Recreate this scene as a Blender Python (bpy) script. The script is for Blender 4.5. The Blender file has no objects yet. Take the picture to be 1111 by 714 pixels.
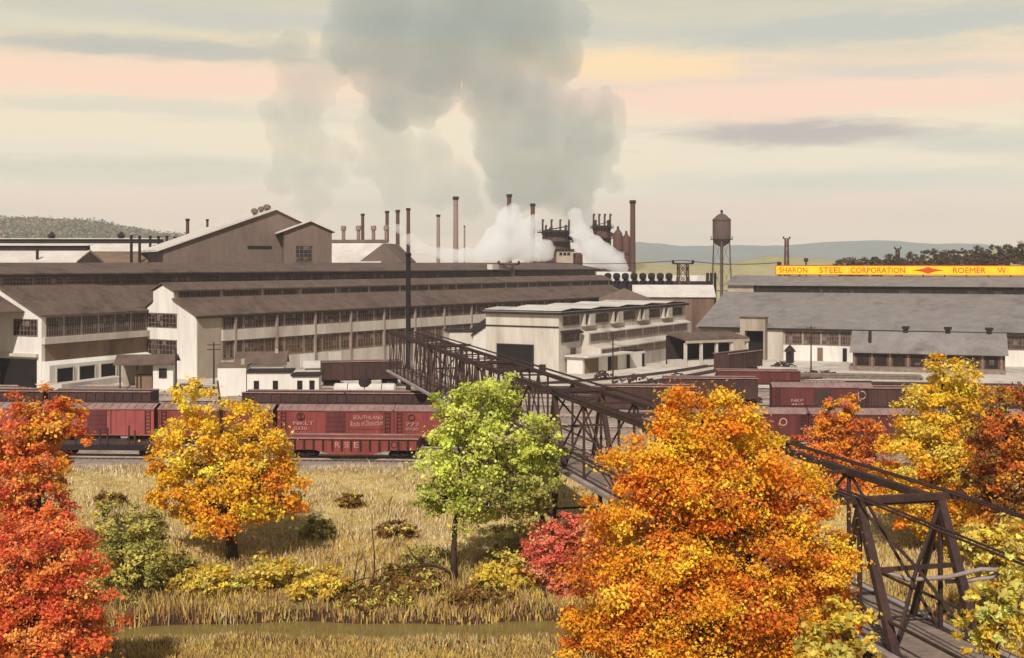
import bpy, math, random
import numpy as np
from mathutils import Vector, Matrix

random.seed(7)
rng = np.random.default_rng(11)
C = bpy.context.scene.collection
SC = bpy.context.scene
PI = math.pi
F = 1341.0          # focal length in pixels of a 1111 px wide picture
HZ = 285.0          # row of the horizon
H = 20.0            # eye height above the rail yard

# ------------------------------------------------------------------ camera
cam = bpy.data.cameras.new("camera")
cam.sensor_width = 36.0
cam.lens = 36.0 * F / 1111.0
cam.shift_y = -(357.0 - HZ) / 1111.0
cam.clip_start = 0.5
cam.clip_end = 20000
cam_ob = bpy.data.objects.new("camera", cam)
cam_ob.location = (0, 0, H)
cam_ob.rotation_euler = (PI / 2, 0, 0)
C.objects.link(cam_ob)
SC.camera = cam_ob

# ------------------------------------------------------------------ view, world, sun
SC.view_settings.view_transform = 'Standard'
SC.view_settings.look = 'None'
SC.view_settings.gamma = 1
SC.view_settings.exposure = 0.32
SC.render.engine = 'CYCLES'
cy = SC.cycles
cy.use_denoising = True
cy.max_bounces = 8
cy.diffuse_bounces = 2
cy.glossy_bounces = 2
cy.transmission_bounces = 3
cy.transparent_max_bounces = 6
cy.volume_bounces = 6

SUN_AZ = Vector((-0.22, -0.975)).normalized()
SUN_EL = math.radians(42)
sd = bpy.data.lights.new("sun", 'SUN')
sd.energy = 3.6
sd.angle = math.radians(0.6)
sd.color = (1.0, 0.935, 0.86)
so = bpy.data.objects.new("sun", sd)
to_sun = Vector((SUN_AZ.x * math.cos(SUN_EL), SUN_AZ.y * math.cos(SUN_EL), math.sin(SUN_EL)))
so.rotation_euler = to_sun.to_track_quat('Z', 'Y').to_euler()
so.location = (-60, -120, 140)
C.objects.link(so)


def S(r, g, b):
    def f(c):
        c /= 255.0
        return c / 12.92 if c <= 0.04045 else ((c + 0.055) / 1.055) ** 2.4
    return (f(r), f(g), f(b), 1.0)


class NT:
    """small helper for node trees"""
    def __init__(self, tree):
        self.t = tree
        self.n = tree.nodes
        self.l = tree.links

    def add(self, typ, **kw):
        n = self.n.new(typ)
        for k, v in kw.items():
            setattr(n, k, v)
        return n

    def link(self, a, b):
        self.l.new(a, b)

    def math(self, op, a, b=None, c=None, clamp=False):
        n = self.add('ShaderNodeMath', operation=op)
        n.use_clamp = clamp
        for i, v in enumerate((a, b, c)):
            if v is None:
                continue
            if isinstance(v, (int, float)):
                n.inputs[i].default_value = v
            else:
                self.link(v, n.inputs[i])
        return n.outputs[0]

    def mix(self, fac, a, b, blend='MIX'):
        n = self.add('ShaderNodeMix', data_type='RGBA', blend_type=blend)
        for sock, v in ((n.inputs[0], fac), (n.inputs[6], a), (n.inputs[7], b)):
            if isinstance(v, (int, float)):
                sock.default_value = v
            elif isinstance(v, tuple):
                sock.default_value = v
            else:
                self.link(v, sock)
        return n.outputs[2]

    def ramp(self, fac, stops, interp='LINEAR'):
        n = self.add('ShaderNodeValToRGB')
        n.color_ramp.interpolation = interp
        e = n.color_ramp.elements
        while len(e) < len(stops):
            e.new(0.5)
        for i, (p, c) in enumerate(stops):
            e[i].position = p
            e[i].color = c if len(c) == 4 else (*c, 1)
        self.link(fac, n.inputs[0])
        return n.outputs[0]

    def noise(self, vec, scale, detail=4, rough=0.55, dist=0.0):
        n = self.add('ShaderNodeTexNoise')
        n.inputs['Scale'].default_value = scale
        n.inputs['Detail'].default_value = detail
        n.inputs['Roughness'].default_value = rough
        n.inputs['Distortion'].default_value = dist
        if vec is not None:
            self.link(vec, n.inputs['Vector'])
        return n.outputs['Fac']

    def combine(self, x, y, z):
        n = self.add('ShaderNodeCombineXYZ')
        for i, v in enumerate((x, y, z)):
            if isinstance(v, (int, float)):
                n.inputs[i].default_value = v
            else:
                self.link(v, n.inputs[i])
        return n.outputs[0]


def build_world():
    w = bpy.data.worlds.new("World")
    SC.world = w
    w.use_nodes = True
    nt = NT(w.node_tree)
    nt.n.clear()
    out = nt.add('ShaderNodeOutputWorld')
    bg = nt.add('ShaderNodeBackground')
    nt.link(bg.outputs[0], out.inputs[0])
    sky = nt.add('ShaderNodeTexSky', sky_type='NISHITA')
    sky.sun_disc = False
    sky.sun_elevation = SUN_EL
    sky.sun_rotation = math.atan2(SUN_AZ.x, SUN_AZ.y)
    tc = nt.add('ShaderNodeTexCoord')
    sep = nt.add('ShaderNodeSeparateXYZ')
    nt.link(tc.outputs['Generated'], sep.inputs[0])
    az = nt.math('ARCTAN2', sep.outputs[0], sep.outputs[1])          # 0 ahead, + to the right
    el = nt.math('ARCSINE', sep.outputs[2])
    # cloud sheet seen as long streaks: strongly stretched along the horizon
    v1 = nt.combine(nt.math('MULTIPLY', az, 3.2), nt.math('MULTIPLY', el, 34.0), 0.7)
    v2 = nt.combine(nt.math('MULTIPLY', az, 9.0), nt.math('MULTIPLY', el, 60.0), 3.1)
    n1 = nt.noise(v1, 1.0, 5, 0.55, 0.3)
    n2 = nt.noise(v2, 1.0, 4, 0.6, 0.4)
    v3 = nt.combine(nt.math('MULTIPLY', az, 14.0), nt.math('MULTIPLY', el, 75.0), 5.3)
    n3 = nt.noise(v3, 1.0, 8, 0.62, 0.5)
    wob = nt.math('MULTIPLY', nt.math('SUBTRACT', n2, 0.5), 0.028)
    eln = nt.math('ADD', el, wob)
    base = nt.ramp(nt.math('DIVIDE', eln, 0.5, clamp=True), [
        (0.000, S(242, 216, 192)),
        (0.050, S(244, 218, 193)),
        (0.120, S(237, 222, 198)),
        (0.220, S(239, 222, 188)),
        (0.300, S(243, 208, 178)),
        (0.345, S(222, 205, 168)),
        (0.400, S(203, 196, 168)),
        (0.52, S(150, 148, 140)),
        (0.75, S(112, 116, 120)),
        (1.0, S(86, 96, 108)),
    ])
    grey = S(196, 190, 168)
    f1 = nt.math('MULTIPLY', nt.math('SUBTRACT', n1, 0.50, clamp=True), 2.6, clamp=True)
    col = nt.mix(f1, base, grey)
    f2 = nt.math('MULTIPLY', nt.math('SUBTRACT', nt.math('SUBTRACT', 1.0, n1), 0.50, clamp=True), 2.2, clamp=True)
    col = nt.mix(f2, col, S(249, 218, 170))

    # named cloud banks: (azimuth px, row, half width px, half height px, strength, colour)
    banks = [
        (150, 62, 190, 13, 1.0, S(182, 178, 162)),
        (60, 36, 160, 10, 0.7, S(214, 206, 178)),
        (930, 40, 280, 19, 1.0, S(186, 186, 172)),
        (330, 28, 320, 12, 0.8, S(190, 188, 172)),
        (1010, 88, 130, 9, 0.7, S(204, 196, 178)),
        (1050, 160, 120, 12, 0.7, S(200, 196, 180)),
        (870, 147, 140, 14, 1.0, S(176, 160, 156)),
        (900, 200, 230, 14, 0.6, S(202, 202, 188)),
        (150, 122, 200, 9, 0.6, S(206, 202, 180)),
        (130, 190, 190, 12, 0.5, S(200, 196, 174)),
        (110, 96, 220, 16, 0.95, S(251, 207, 176)),
        (850, 112, 300, 19, 1.0, S(250, 206, 178)),
        (690, 72, 130, 16, 0.9, S(254, 216, 156)),
        (840, 232, 280, 18, 0.8, S(248, 213, 190)),
        (150, 222, 200, 16, 0.8, S(249, 214, 190)),
    ]
    for px, py, hw, hh, k, c in banks:
        a0 = math.atan((px - 555.5) / F)
        e0 = math.atan((HZ - py) / F)
        da = nt.math('DIVIDE', nt.math('ADD', nt.math('SUBTRACT', az, a0), nt.math('MULTIPLY', wob, 1.5)), hw / F)
        de = nt.math('DIVIDE', nt.math('ADD', nt.math('SUBTRACT', el, e0), nt.math('MULTIPLY', wob, 0.55)), hh / F)
        r2 = nt.math('ADD', nt.math('MULTIPLY', da, da), nt.math('MULTIPLY', de, de))
        g = nt.math('EXPONENT', nt.math('MULTIPLY', r2, -0.8))
        g = nt.math('ADD', g, nt.math('MULTIPLY', nt.math('SUBTRACT', n3, 0.5), 1.5))
        g = nt.math('MULTIPLY', nt.math('SUBTRACT', g, 0.22), 1.9, clamp=True)
        g = nt.math('MULTIPLY', g, nt.math('EXPONENT', nt.math('MULTIPLY', r2, -0.25)))
        g = nt.math('MULTIPLY', g, min(k, 1.0), clamp=True)
        col = nt.mix(g, col, c)
    skys = nt.mix(1.0, sky.outputs[0], (0.10, 0.10, 0.10, 1), 'MULTIPLY')
    col = nt.mix(0.88, skys, col)
    nt.link(col, bg.inputs[0])
    bg.inputs[1].default_value = 0.98


build_world()

# ------------------------------------------------------------------ materials
MATS = {}


def mat(name, c, c2=None, rough=0.85, scale=0.6, streak=1.0, bump=0.0, metal=0.0, spec=0.3, wave=None, dirt=None, fine=0.35):
    """two tone weathered surface; streak < 1 stretches the stains downwards"""
    if name in MATS:
        return MATS[name]
    m = bpy.data.materials.new(name)
    m.use_nodes = True
    nt = NT(m.node_tree)
    bsdf = nt.n['Principled BSDF']
    geo = nt.add('ShaderNodeTexCoord')
    mp = nt.add('ShaderNodeMapping')
    mp.inputs['Scale'].default_value = (1, 1, streak)
    nt.link(geo.outputs['Object'], mp.inputs[0])
    n = nt.noise(mp.outputs[0], scale, 5, 0.62)
    n2 = nt.noise(mp.outputs[0], scale * 7.3, 3, 0.6)
    f = nt.math('ADD', nt.math('MULTIPLY', n, 1.0 - fine), nt.math('MULTIPLY', n2, fine))
    f = nt.math('MULTIPLY', nt.math('SUBTRACT', f, 0.36), 3.4, clamp=True)
    if c2 is None:
        c2 = tuple(x * 0.72 for x in c[:3]) + (1,)
    col = nt.mix(f, c, c2)
    if dirt:
        d = nt.noise(mp.outputs[0], scale * 0.35, 4, 0.7, 0.6)
        d = nt.math('MULTIPLY', nt.math('SUBTRACT', d, 0.52, clamp=True), 4.0, clamp=True)
        col = nt.mix(d, col, dirt)
    if wave:
        axis, ws = wave
        wv = nt.add('ShaderNodeTexWave', bands_direction=axis)
        wv.inputs['Scale'].default_value = ws
        wv.inputs['Distortion'].default_value = 0.0
        nt.link(geo.outputs['Object'], wv.inputs['Vector'])
        bn = nt.add('ShaderNodeBump')
        bn.inputs['Strength'].default_value = 0.6
        bn.inputs['Distance'].default_value = 0.05
        nt.link(wv.outputs['Fac'], bn.inputs['Height'])
        nt.link(bn.outputs[0], bsdf.inputs['Normal'])
    elif bump:
        bn = nt.add('ShaderNodeBump')
        bn.inputs['Strength'].default_value = bump
        bn.inputs['Distance'].default_value = 0.08
        nt.link(n2, bn.inputs['Height'])
        nt.link(bn.outputs[0], bsdf.inputs['Normal'])
    nt.link(col, bsdf.inputs['Base Color'])
    bsdf.inputs['Roughness'].default_value = rough
    bsdf.inputs['Metallic'].default_value = metal
    bsdf.inputs['Specular IOR Level'].default_value = spec
    MATS[name] = m
    return m


def glass_mat(name, ca, cb, cc, cell=0.75):
    """sooty factory glazing: every pane its own tone"""
    m = bpy.data.materials.new(name)
    m.use_nodes = True
    nt = NT(m.node_tree)
    bsdf = nt.n['Principled BSDF']
    tc = nt.add('ShaderNodeTexCoord')
    sn = nt.add('ShaderNodeVectorMath', operation='SNAP')
    sn.inputs[1].default_value = (cell, cell, cell * 1.1)
    off = nt.add('ShaderNodeVectorMath', operation='ADD')
    off.inputs[1].default_value = (0.13, 0.41, 0.07)
    nt.link(tc.outputs['Object'], off.inputs[0])
    nt.link(off.outputs[0], sn.inputs[0])
    wn = nt.add('ShaderNodeTexWhiteNoise')
    nt.link(sn.outputs[0], wn.inputs['Vector'])
    col = nt.ramp(wn.outputs['Value'], [(0.0, ca), (0.45, ca), (0.62, cb), (0.86, cb), (0.97, cc), (1.0, cc)])
    dn = nt.noise(tc.outputs['Object'], 0.25, 3)
    col = nt.mix(nt.math('MULTIPLY', dn, 0.6), col, ca)
    nt.link(col, bsdf.inputs['Base Color'])
    bsdf.inputs['Roughness'].default_value = 0.32
    bsdf.inputs['Specular IOR Level'].default_value = 0.35
    MATS[name] = m
    return m


def leaf_mat(name, trans=0.35, rough=0.6):
    m = bpy.data.materials.new(name)
    m.use_nodes = True
    nt = NT(m.node_tree)
    nt.n.clear()
    out = nt.add('ShaderNodeOutputMaterial')
    at_ = nt.add('ShaderNodeVertexColor')
    at_.layer_name = 'leaf_hue'
    pr = nt.add('ShaderNodeBsdfPrincipled')
    pr.inputs['Roughness'].default_value = rough
    pr.inputs['Specular IOR Level'].default_value = 0.15
    tr = nt.add('ShaderNodeBsdfTranslucent')
    mx = nt.add('ShaderNodeMixShader')
    mx.inputs[0].default_value = trans
    nt.link(at_.outputs[0], pr.inputs['Base Color'])
    nt.link(at_.outputs[0], tr.inputs[0])
    nt.link(pr.outputs[0], mx.inputs[1])
    nt.link(tr.outputs[0], mx.inputs[2])
    nt.link(mx.outputs[0], out.inputs[0])
    MATS[name] = m
    return m


M_leaf = leaf_mat('leaf')
M_blade = leaf_mat('grass_blade', 0.25, 0.7)
M_bark = mat('bark', S(78, 58, 44), S(44, 32, 26), scale=3, streak=0.2, bump=0.5)
M_roofbrown = mat('roof_brown', S(118, 98, 86), S(84, 68, 60), scale=0.5, streak=0.15, fine=0.45, dirt=S(62, 50, 46), wave=('X', 2.2))
M_roofgrey = mat('roof_grey', S(146, 138, 132), S(118, 110, 106), scale=0.4, streak=0.2, fine=0.45, dirt=S(100, 90, 86), wave=('X', 2.0))
M_roofpale = mat('roof_pale', S(214, 206, 196), S(190, 180, 170), scale=0.2, dirt=S(160, 148, 140))
M_wallpale = mat('wall_pale', S(206, 197, 185), S(180, 169, 156), scale=0.25, streak=0.2, dirt=S(146, 130, 116))
M_wallwhite = mat('wall_white', S(226, 221, 212), S(208, 201, 191), scale=0.3, streak=0.2, dirt=S(176, 164, 148))
M_wallbeige = mat('wall_beige', S(178, 164, 146), S(152, 137, 121), scale=0.3, streak=0.25, dirt=S(128, 110, 94))
M_wallbrown = mat('wall_brown', S(138, 114, 92), S(112, 90, 74), scale=0.3, streak=0.2, dirt=S(86, 66, 56), wave=('X', 2.5))
M_wallbrown2 = mat('wall_brown_gable', S(120, 103, 93), S(98, 82, 75), scale=0.15, streak=0.3, dirt=S(104, 84, 74), wave=('Y', 2.5))
M_brick = mat('brick', S(112, 80, 64), S(84, 58, 48), scale=0.8, fine=0.6)
M_trimdark = mat('trim_dark', S(52, 39, 35), S(38, 29, 27), scale=0.5)
M_dark = mat('dark_opening', S(34, 26, 24), S(24, 18, 18), scale=0.5)
M_glass = glass_mat('sooty_glass', S(38, 29, 28), S(62, 48, 44), S(140, 126, 118))
M_glass2 = glass_mat('brown_glass', S(66, 51, 46), S(92, 74, 66), S(146, 130, 118))
M_glassdark = glass_mat('black_glass', S(38, 30, 29), S(50, 40, 37), S(84, 72, 66))
M_mull = mat('mullion', S(128, 110, 98), S(104, 86, 78), scale=1)
M_mull2 = mat('column_paint', S(158, 138, 122), S(132, 113, 102), scale=1)
M_steel = mat('bridge_steel', S(70, 50, 44), S(46, 33, 31), scale=0.7, fine=0.6, rough=0.75, dirt=S(92, 60, 46))
M_steelpale = mat('worn_steel', S(168, 154, 148), S(130, 114, 110), scale=0.7, rough=0.6)
M_black = mat('soot_black', S(44, 34, 34), S(30, 24, 25), scale=0.6)
M_stack = mat('stack_brown', S(96, 68, 58), S(70, 48, 43), scale=0.2, streak=0.2)
M_stackgrey = mat('stack_grey', S(150, 128, 118), S(120, 98, 92), scale=0.2, streak=0.2)
M_red = mat('car_red', S(142, 68, 60), S(114, 52, 48), scale=0.8, streak=0.15, dirt=S(96, 48, 44), rough=0.75)
M_red2 = mat('car_maroon', S(106, 52, 48), S(82, 40, 40), scale=0.8, streak=0.15, dirt=S(72, 38, 36), rough=0.75)
M_pinkred = mat('car_faded_red', S(168, 88, 80), S(140, 70, 66), scale=0.3, streak=0.3, dirt=S(136, 58, 56), rough=0.8)
M_carbrown = mat('car_brown', S(82, 56, 50), S(58, 40, 38), scale=0.35, streak=0.3, rough=0.8)
M_carroof = mat('car_roof', S(160, 130, 122), S(122, 92, 88), scale=0.4, rough=0.7)
M_letter = mat('letter_white', S(204, 158, 150), S(166, 112, 106), scale=3.0, fine=0.6)
M_logo = mat('logo_dark', S(58, 36, 36), S(46, 30, 30), scale=1.5)
M_yellow = mat('sign_yellow', S(246, 212, 24), S(232, 190, 26), scale=0.6, streak=0.4, dirt=S(214, 170, 40), rough=0.6)
M_orange = mat('sign_letter_red', S(206, 78, 24), S(192, 66, 22), scale=0.5, rough=0.6)
M_rail = mat('rail_steel', S(190, 172, 160), S(140, 120, 110), scale=1, rough=0.5)
M_tie = mat('sleeper_wood', S(92, 74, 62), S(64, 50, 44), scale=1)
M_ballast = mat('ballast', S(150, 134, 122), S(112, 96, 88), scale=1.2, fine=0.7, bump=0.6)
M_tank = mat('tank_white', S(214, 208, 198), S(186, 176, 166), scale=0.6, streak=0.3)
M_wood = mat('grey_planks', S(150, 132, 118), S(112, 94, 84), scale=1.2, wave=('X', 3.0))
M_wtower = mat('tower_paint', S(100, 80, 74), S(80, 63, 59), scale=0.4, streak=0.3)


# ------------------------------------------------------------------ mesh building
class MB:
    def __init__(self):
        self.v = []
        self.f = []

    def box(self, x0, x1, y0, y1, z0, z1):
        b = len(self.v)
        self.v += [(x0, y0, z0), (x1, y0, z0), (x1, y1, z0), (x0, y1, z0),
                   (x0, y0, z1), (x1, y0, z1), (x1, y1, z1), (x0, y1, z1)]
        for q in ((0, 3, 2, 1), (4, 5, 6, 7), (0, 1, 5, 4), (1, 2, 6, 5), (2, 3, 7, 6), (3, 0, 4, 7)):
            self.f.append(tuple(b + i for i in q))
        return self

    def prism_x(self, prof, x0, x1):
        """closed (y, z) outline swept along x"""
        b = len(self.v)
        n = len(prof)
        self.v += [(x0, y, z) for y, z in prof] + [(x1, y, z) for y, z in prof]
        for i in range(n):
            j = (i + 1) % n
            self.f.append((b + i, b + j, b + n + j, b + n + i))
        self.f.append(tuple(b + i for i in reversed(range(n))))
        self.f.append(tuple(b + n + i for i in range(n)))
        return self

    def prism_y(self, prof, y0, y1):
        b = len(self.v)
        n = len(prof)
        self.v += [(x, y0, z) for x, z in prof] + [(x, y1, z) for x, z in prof]
        for i in range(n):
            j = (i + 1) % n
            self.f.append((b + i, b + j, b + n + j, b + n + i))
        self.f.append(tuple(b + i for i in reversed(range(n))))
        self.f.append(tuple(b + n + i for i in range(n)))
        return self

    def slab_x(self, y0, z0, y1, z1, x0, x1, t=0.25):
        """roof slope from eave (y0,z0) to ridge (y1,z1), thickness t upwards"""
        return self.prism_x([(y0, z0), (y1, z1), (y1, z1 + t), (y0, z0 + t)], x0, x1)

    def slab_y(self, x0, z0, x1, z1, y0, y1, t=0.25):
        return self.prism_y([(x0, z0), (x1, z1), (x1, z1 + t), (x0, z0 + t)], y0, y1)

    def beam(self, p, q, w, h=None):
        h = h or w
        p, q = Vector(p), Vector(q)
        d = (q - p).normalized()
        up = Vector((0, 0, 1)) if abs(d.z) < 0.95 else Vector((1, 0, 0))
        s = d.cross(up).normalized()
        u = s.cross(d).normalized()
        b = len(self.v)
        for c in (p, q):
            for a, e in ((-1, -1), (1, -1), (1, 1), (-1, 1)):
                self.v.append(tuple(c + s * (a * w / 2) + u * (e * h / 2)))
        for k in ((0, 1, 5, 4), (1, 2, 6, 5), (2, 3, 7, 6), (3, 0, 4, 7), (3, 2, 1, 0), (4, 5, 6, 7)):
            self.f.append(tuple(b + i for i in k))
        return self

    def tube(self, pts, radii, n=8, caps=True):
        pts = [Vector(p) for p in pts]
        b0 = len(self.v)
        for i, p in enumerate(pts):
            a = pts[max(0, i - 1)]
            c = pts[min(len(pts) - 1, i + 1)]
            d = (c - a).normalized()
            up = Vector((0, 0, 1)) if abs(d.z) < 0.9 else Vector((1, 0, 0))
            s = d.cross(up).normalized()
            u = s.cross(d)
            r = radii[i] if isinstance(radii, (list, tuple)) else radii
            for k in range(n):
                t = 2 * PI * k / n
                self.v.append(tuple(p + s * (r * math.cos(t)) + u * (r * math.sin(t))))
        for i in range(len(pts) - 1):
            for k in range(n):
                k2 = (k + 1) % n
                self.f.append((b0 + i * n + k, b0 + i * n + k2, b0 + (i + 1) * n + k2, b0 + (i + 1) * n + k))
        if caps:
            self.f.append(tuple(b0 + k for k in reversed(range(n))))
            e = b0 + (len(pts) - 1) * n
            self.f.append(tuple(e + k for k in range(n)))
        return self

    def lathe(self, prof, n=20, c=(0, 0)):
        b0 = len(self.v)
        for r, z in prof:
            for k in range(n):
                t = 2 * PI * k / n
                self.v.append((c[0] + r * math.cos(t), c[1] + r * math.sin(t), z))
        for i in range(len(prof) - 1):
            for k in range(n):
                k2 = (k + 1) % n
                self.f.append((b0 + i * n + k, b0 + i * n + k2, b0 + (i + 1) * n + k2, b0 + (i + 1) * n + k))
        self.f.append(tuple(b0 + k for k in reversed(range(n))))
        e = b0 + (len(prof) - 1) * n
        self.f.append(tuple(e + k for k in range(n)))
        return self

    def build(self, name, m, parent=None, smooth=False):
        me = bpy.data.meshes.new(name)
        me.from_pydata(self.v, [], self.f)
        me.materials.append(m)
        if smooth:
            me.polygons.foreach_set('use_smooth', [True] * len(me.polygons))
        me.update()
        o = bpy.data.objects.new(name, me)
        C.objects.link(o)
        if parent is not None:
            o.parent = parent
        return o


def tag(o, label=None, cat=None, group=None, kind=None):
    if label:
        o['label'] = label
    if cat:
        o['category'] = cat
    if group:
        o['group'] = group
    if kind:
        o['kind'] = kind
    return o


def thing(name, label, cat, loc=(0, 0, 0), rz=0.0, group=None):
    o = bpy.data.objects.new(name, None)
    o.empty_display_size = 0.5
    C.objects.link(o)
    o.location = loc
    o.rotation_euler = (0, 0, rz)
    return tag(o, label, cat, group)


def copy_tree(o, parent=None):
    c = o.copy()
    C.objects.link(c)
    c.parent = parent
    for ch in list(o.children):
        copy_tree(ch, c)
    return c


def P(px, py, D):
    return Vector(((px - 555.5) / F * D, D, H - (py - HZ) / F * D))


def X(px, D):
    return (px - 555.5) / F * D


def Z(py, D):
    return H - (py - HZ) / F * D


def window(parent, a0, a1, z0, z1, nx, nz, face='y', off=0.0, glass=None, frame=None, name='window', bar=0.09):
    """glazed opening on a wall: 'y' wall faces -y at y=off, 'x' wall faces -x at x=off; panes are a sub-part"""
    fr, gl = MB(), MB()

    def bx(mb, p0, p1, q0, q1, d0, d1):
        if face == 'y':
            mb.box(p0, p1, off - d1, off - d0, q0, q1)
        else:
            mb.box(off - d1, off - d0, p0, p1, q0, q1)
    e = 0.14
    bx(fr, a0, a1, z1 - e, z1, -0.03, 0.13)
    bx(fr, a0, a1, z0, z0 + e, -0.03, 0.15)
    bx(fr, a0, a0 + e, z0 + e, z1 - e, -0.03, 0.13)
    bx(fr, a1 - e, a1, z0 + e, z1 - e, -0.03, 0.13)
    for i in range(1, nx):
        x = a0 + (a1 - a0) * i / nx
        bx(fr, x - bar / 2, x + bar / 2, z0 + e, z1 - e, -0.03, 0.11)
    for i in range(1, nz):
        z = z0 + (z1 - z0) * i / nz
        bx(fr, a0 + e, a1 - e, z - bar / 2, z + bar / 2, -0.03, 0.095)
    bx(gl, a0 + e, a1 - e, z0 + e, z1 - e, -0.05, 0.045)
    w = fr.build(name, frame or M_mull, parent)
    gl.build('pane', glass or M_glass, w)
    return w


def text_mesh(s, m, parent, name='lettering', shear=0.0, bold=0.0, ext=0.02):
    cu = bpy.data.curves.new('lettering_curve', 'FONT')
    cu.body = s
    cu.extrude = ext
    cu.shear = shear
    cu.offset = bold
    cu.resolution_u = 3
    tmp = bpy.data.objects.new('lettering_tmp', cu)
    C.objects.link(tmp)
    bpy.context.view_layer.update()
    dg = bpy.context.evaluated_depsgraph_get()
    me = bpy.data.meshes.new_from_object(tmp.evaluated_get(dg))
    bpy.data.objects.remove(tmp)
    me.materials.clear()
    me.materials.append(m)
    o = bpy.data.objects.new(name, me)
    C.objects.link(o)
    if parent is not None:
        o.parent = parent
    n = len(me.vertices)
    co = np.empty(n * 3)
    me.vertices.foreach_get('co', co)
    co = co.reshape(-1, 3)
    return o, co


def place_text(s, m, parent, x0, x1, z0, z1, y, name='lettering', shear=0.0, bold=0.0, rise=0.0):
    """upright lettering on a wall that faces -y, stretched to fill x0..x1, z0..z1"""
    o, co = text_mesh(s, m, parent, name, shear, bold)
    a, b = co.min(0), co.max(0)
    out = np.empty_like(co)
    out[:, 0] = x0 + (co[:, 0] - a[0]) / (b[0] - a[0]) * (x1 - x0)
    out[:, 2] = z0 + (co[:, 1] - a[1]) / (b[1] - a[1]) * (z1 - z0) + rise * (out[:, 0] - x0)
    out[:, 1] = y - (co[:, 2] - a[2])
    o.data.vertices.foreach_set('co', out.ravel())
    o.data.update()
    return o


# ------------------------------------------------------------------ ground, water, hills
def smooth(a, b, t):
    t = np.clip((t - a) / (b - a), 0, 1)
    return t * t * (3 - 2 * t)


def vnoise(x, y, seed=0):
    """cheap smooth pseudo noise"""
    s = seed * 1.7
    return (np.sin(x * 0.31 + 1.3 * np.sin(y * 0.27 + s) + s) + np.sin(y * 0.41 + 1.1 * np.sin(x * 0.23 - s)) +
            0.5 * np.sin(x * 0.93 + y * 0.71 + s * 2) + 0.5 * np.sin(x * 1.31 - y * 1.17 + s)) / 3.0


WATER = -2.5


def ground_h(x, y):
    x = np.asarray(x, float)
    y = np.asarray(y, float)
    edge = 78.3 + 0.022 * x + 0.35 * np.sin(x * 0.35) + 0.2 * np.sin(x * 0.9 + 1)
    h = -2.05 * (1 - smooth(edge, 120, y))
    h = h + 0.22 * vnoise(x * 1.2, y * 1.2) * smooth(edge - 1, edge + 4, y) * (1 - smooth(112, 120, y))
    bank = 1 - smooth(edge - 2.2, edge, y)
    h = h - bank * 1.15
    nb = y - 73.9 - 0.35 * np.sin(x * 0.42 + 2) - 0.25 * np.sin(x * 1.1)
    near = np.interp(nb, [-105, -72, -55, -31, -17, -7, -2.2, -0.6, 0.6], [19, 17.4, 11, 2.6, -1.0, -1.9, -2.2, -2.4, -3.3])
    h = np.where(nb < 0.6, near, h)
    return h


def np_mesh(name, verts, faces, m, parent=None, cols=None, smooth_=False):
    me = bpy.data.meshes.new(name)
    nv, nf, k = len(verts), len(faces), faces.shape[1]
    me.vertices.add(nv)
    me.vertices.foreach_set('co', np.ascontiguousarray(verts, dtype=np.float32).ravel())
    me.loops.add(nf * k)
    me.loops.foreach_set('vertex_index', np.ascontiguousarray(faces, dtype=np.int32).ravel())
    me.polygons.add(nf)
    me.polygons.foreach_set('loop_start', np.arange(0, nf * k, k, dtype=np.int32))
    me.polygons.foreach_set('loop_total', np.full(nf, k, dtype=np.int32))
    if smooth_:
        me.polygons.foreach_set('use_smooth', np.ones(nf, dtype=bool))
    if cols is not None:
        ca = me.color_attributes.new('leaf_hue', 'FLOAT_COLOR', 'POINT')
        ca.data.foreach_set('color', np.ascontiguousarray(cols, dtype=np.float32).ravel())
    me.materials.append(m)
    me.update(calc_edges=True)
    me.validate()
    o = bpy.data.objects.new(name, me)
    C.objects.link(o)
    if parent is not None:
        o.parent = parent
    return o


def grid_mesh(name, xs, ys, fz, m):
    gx, gy = np.meshgrid(xs, ys)
    gz = fz(gx, gy)
    v = np.stack([gx, gy, gz], -1).reshape(-1, 3)
    ny, nx = gx.shape
    i = np.arange(ny - 1)[:, None] * nx + np.arange(nx - 1)[None, :]
    f = np.stack([i, i + 1, i + 1 + nx, i + nx], -1).reshape(-1, 4)
    return np_mesh(name, v, f, m, smooth_=True)


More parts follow.
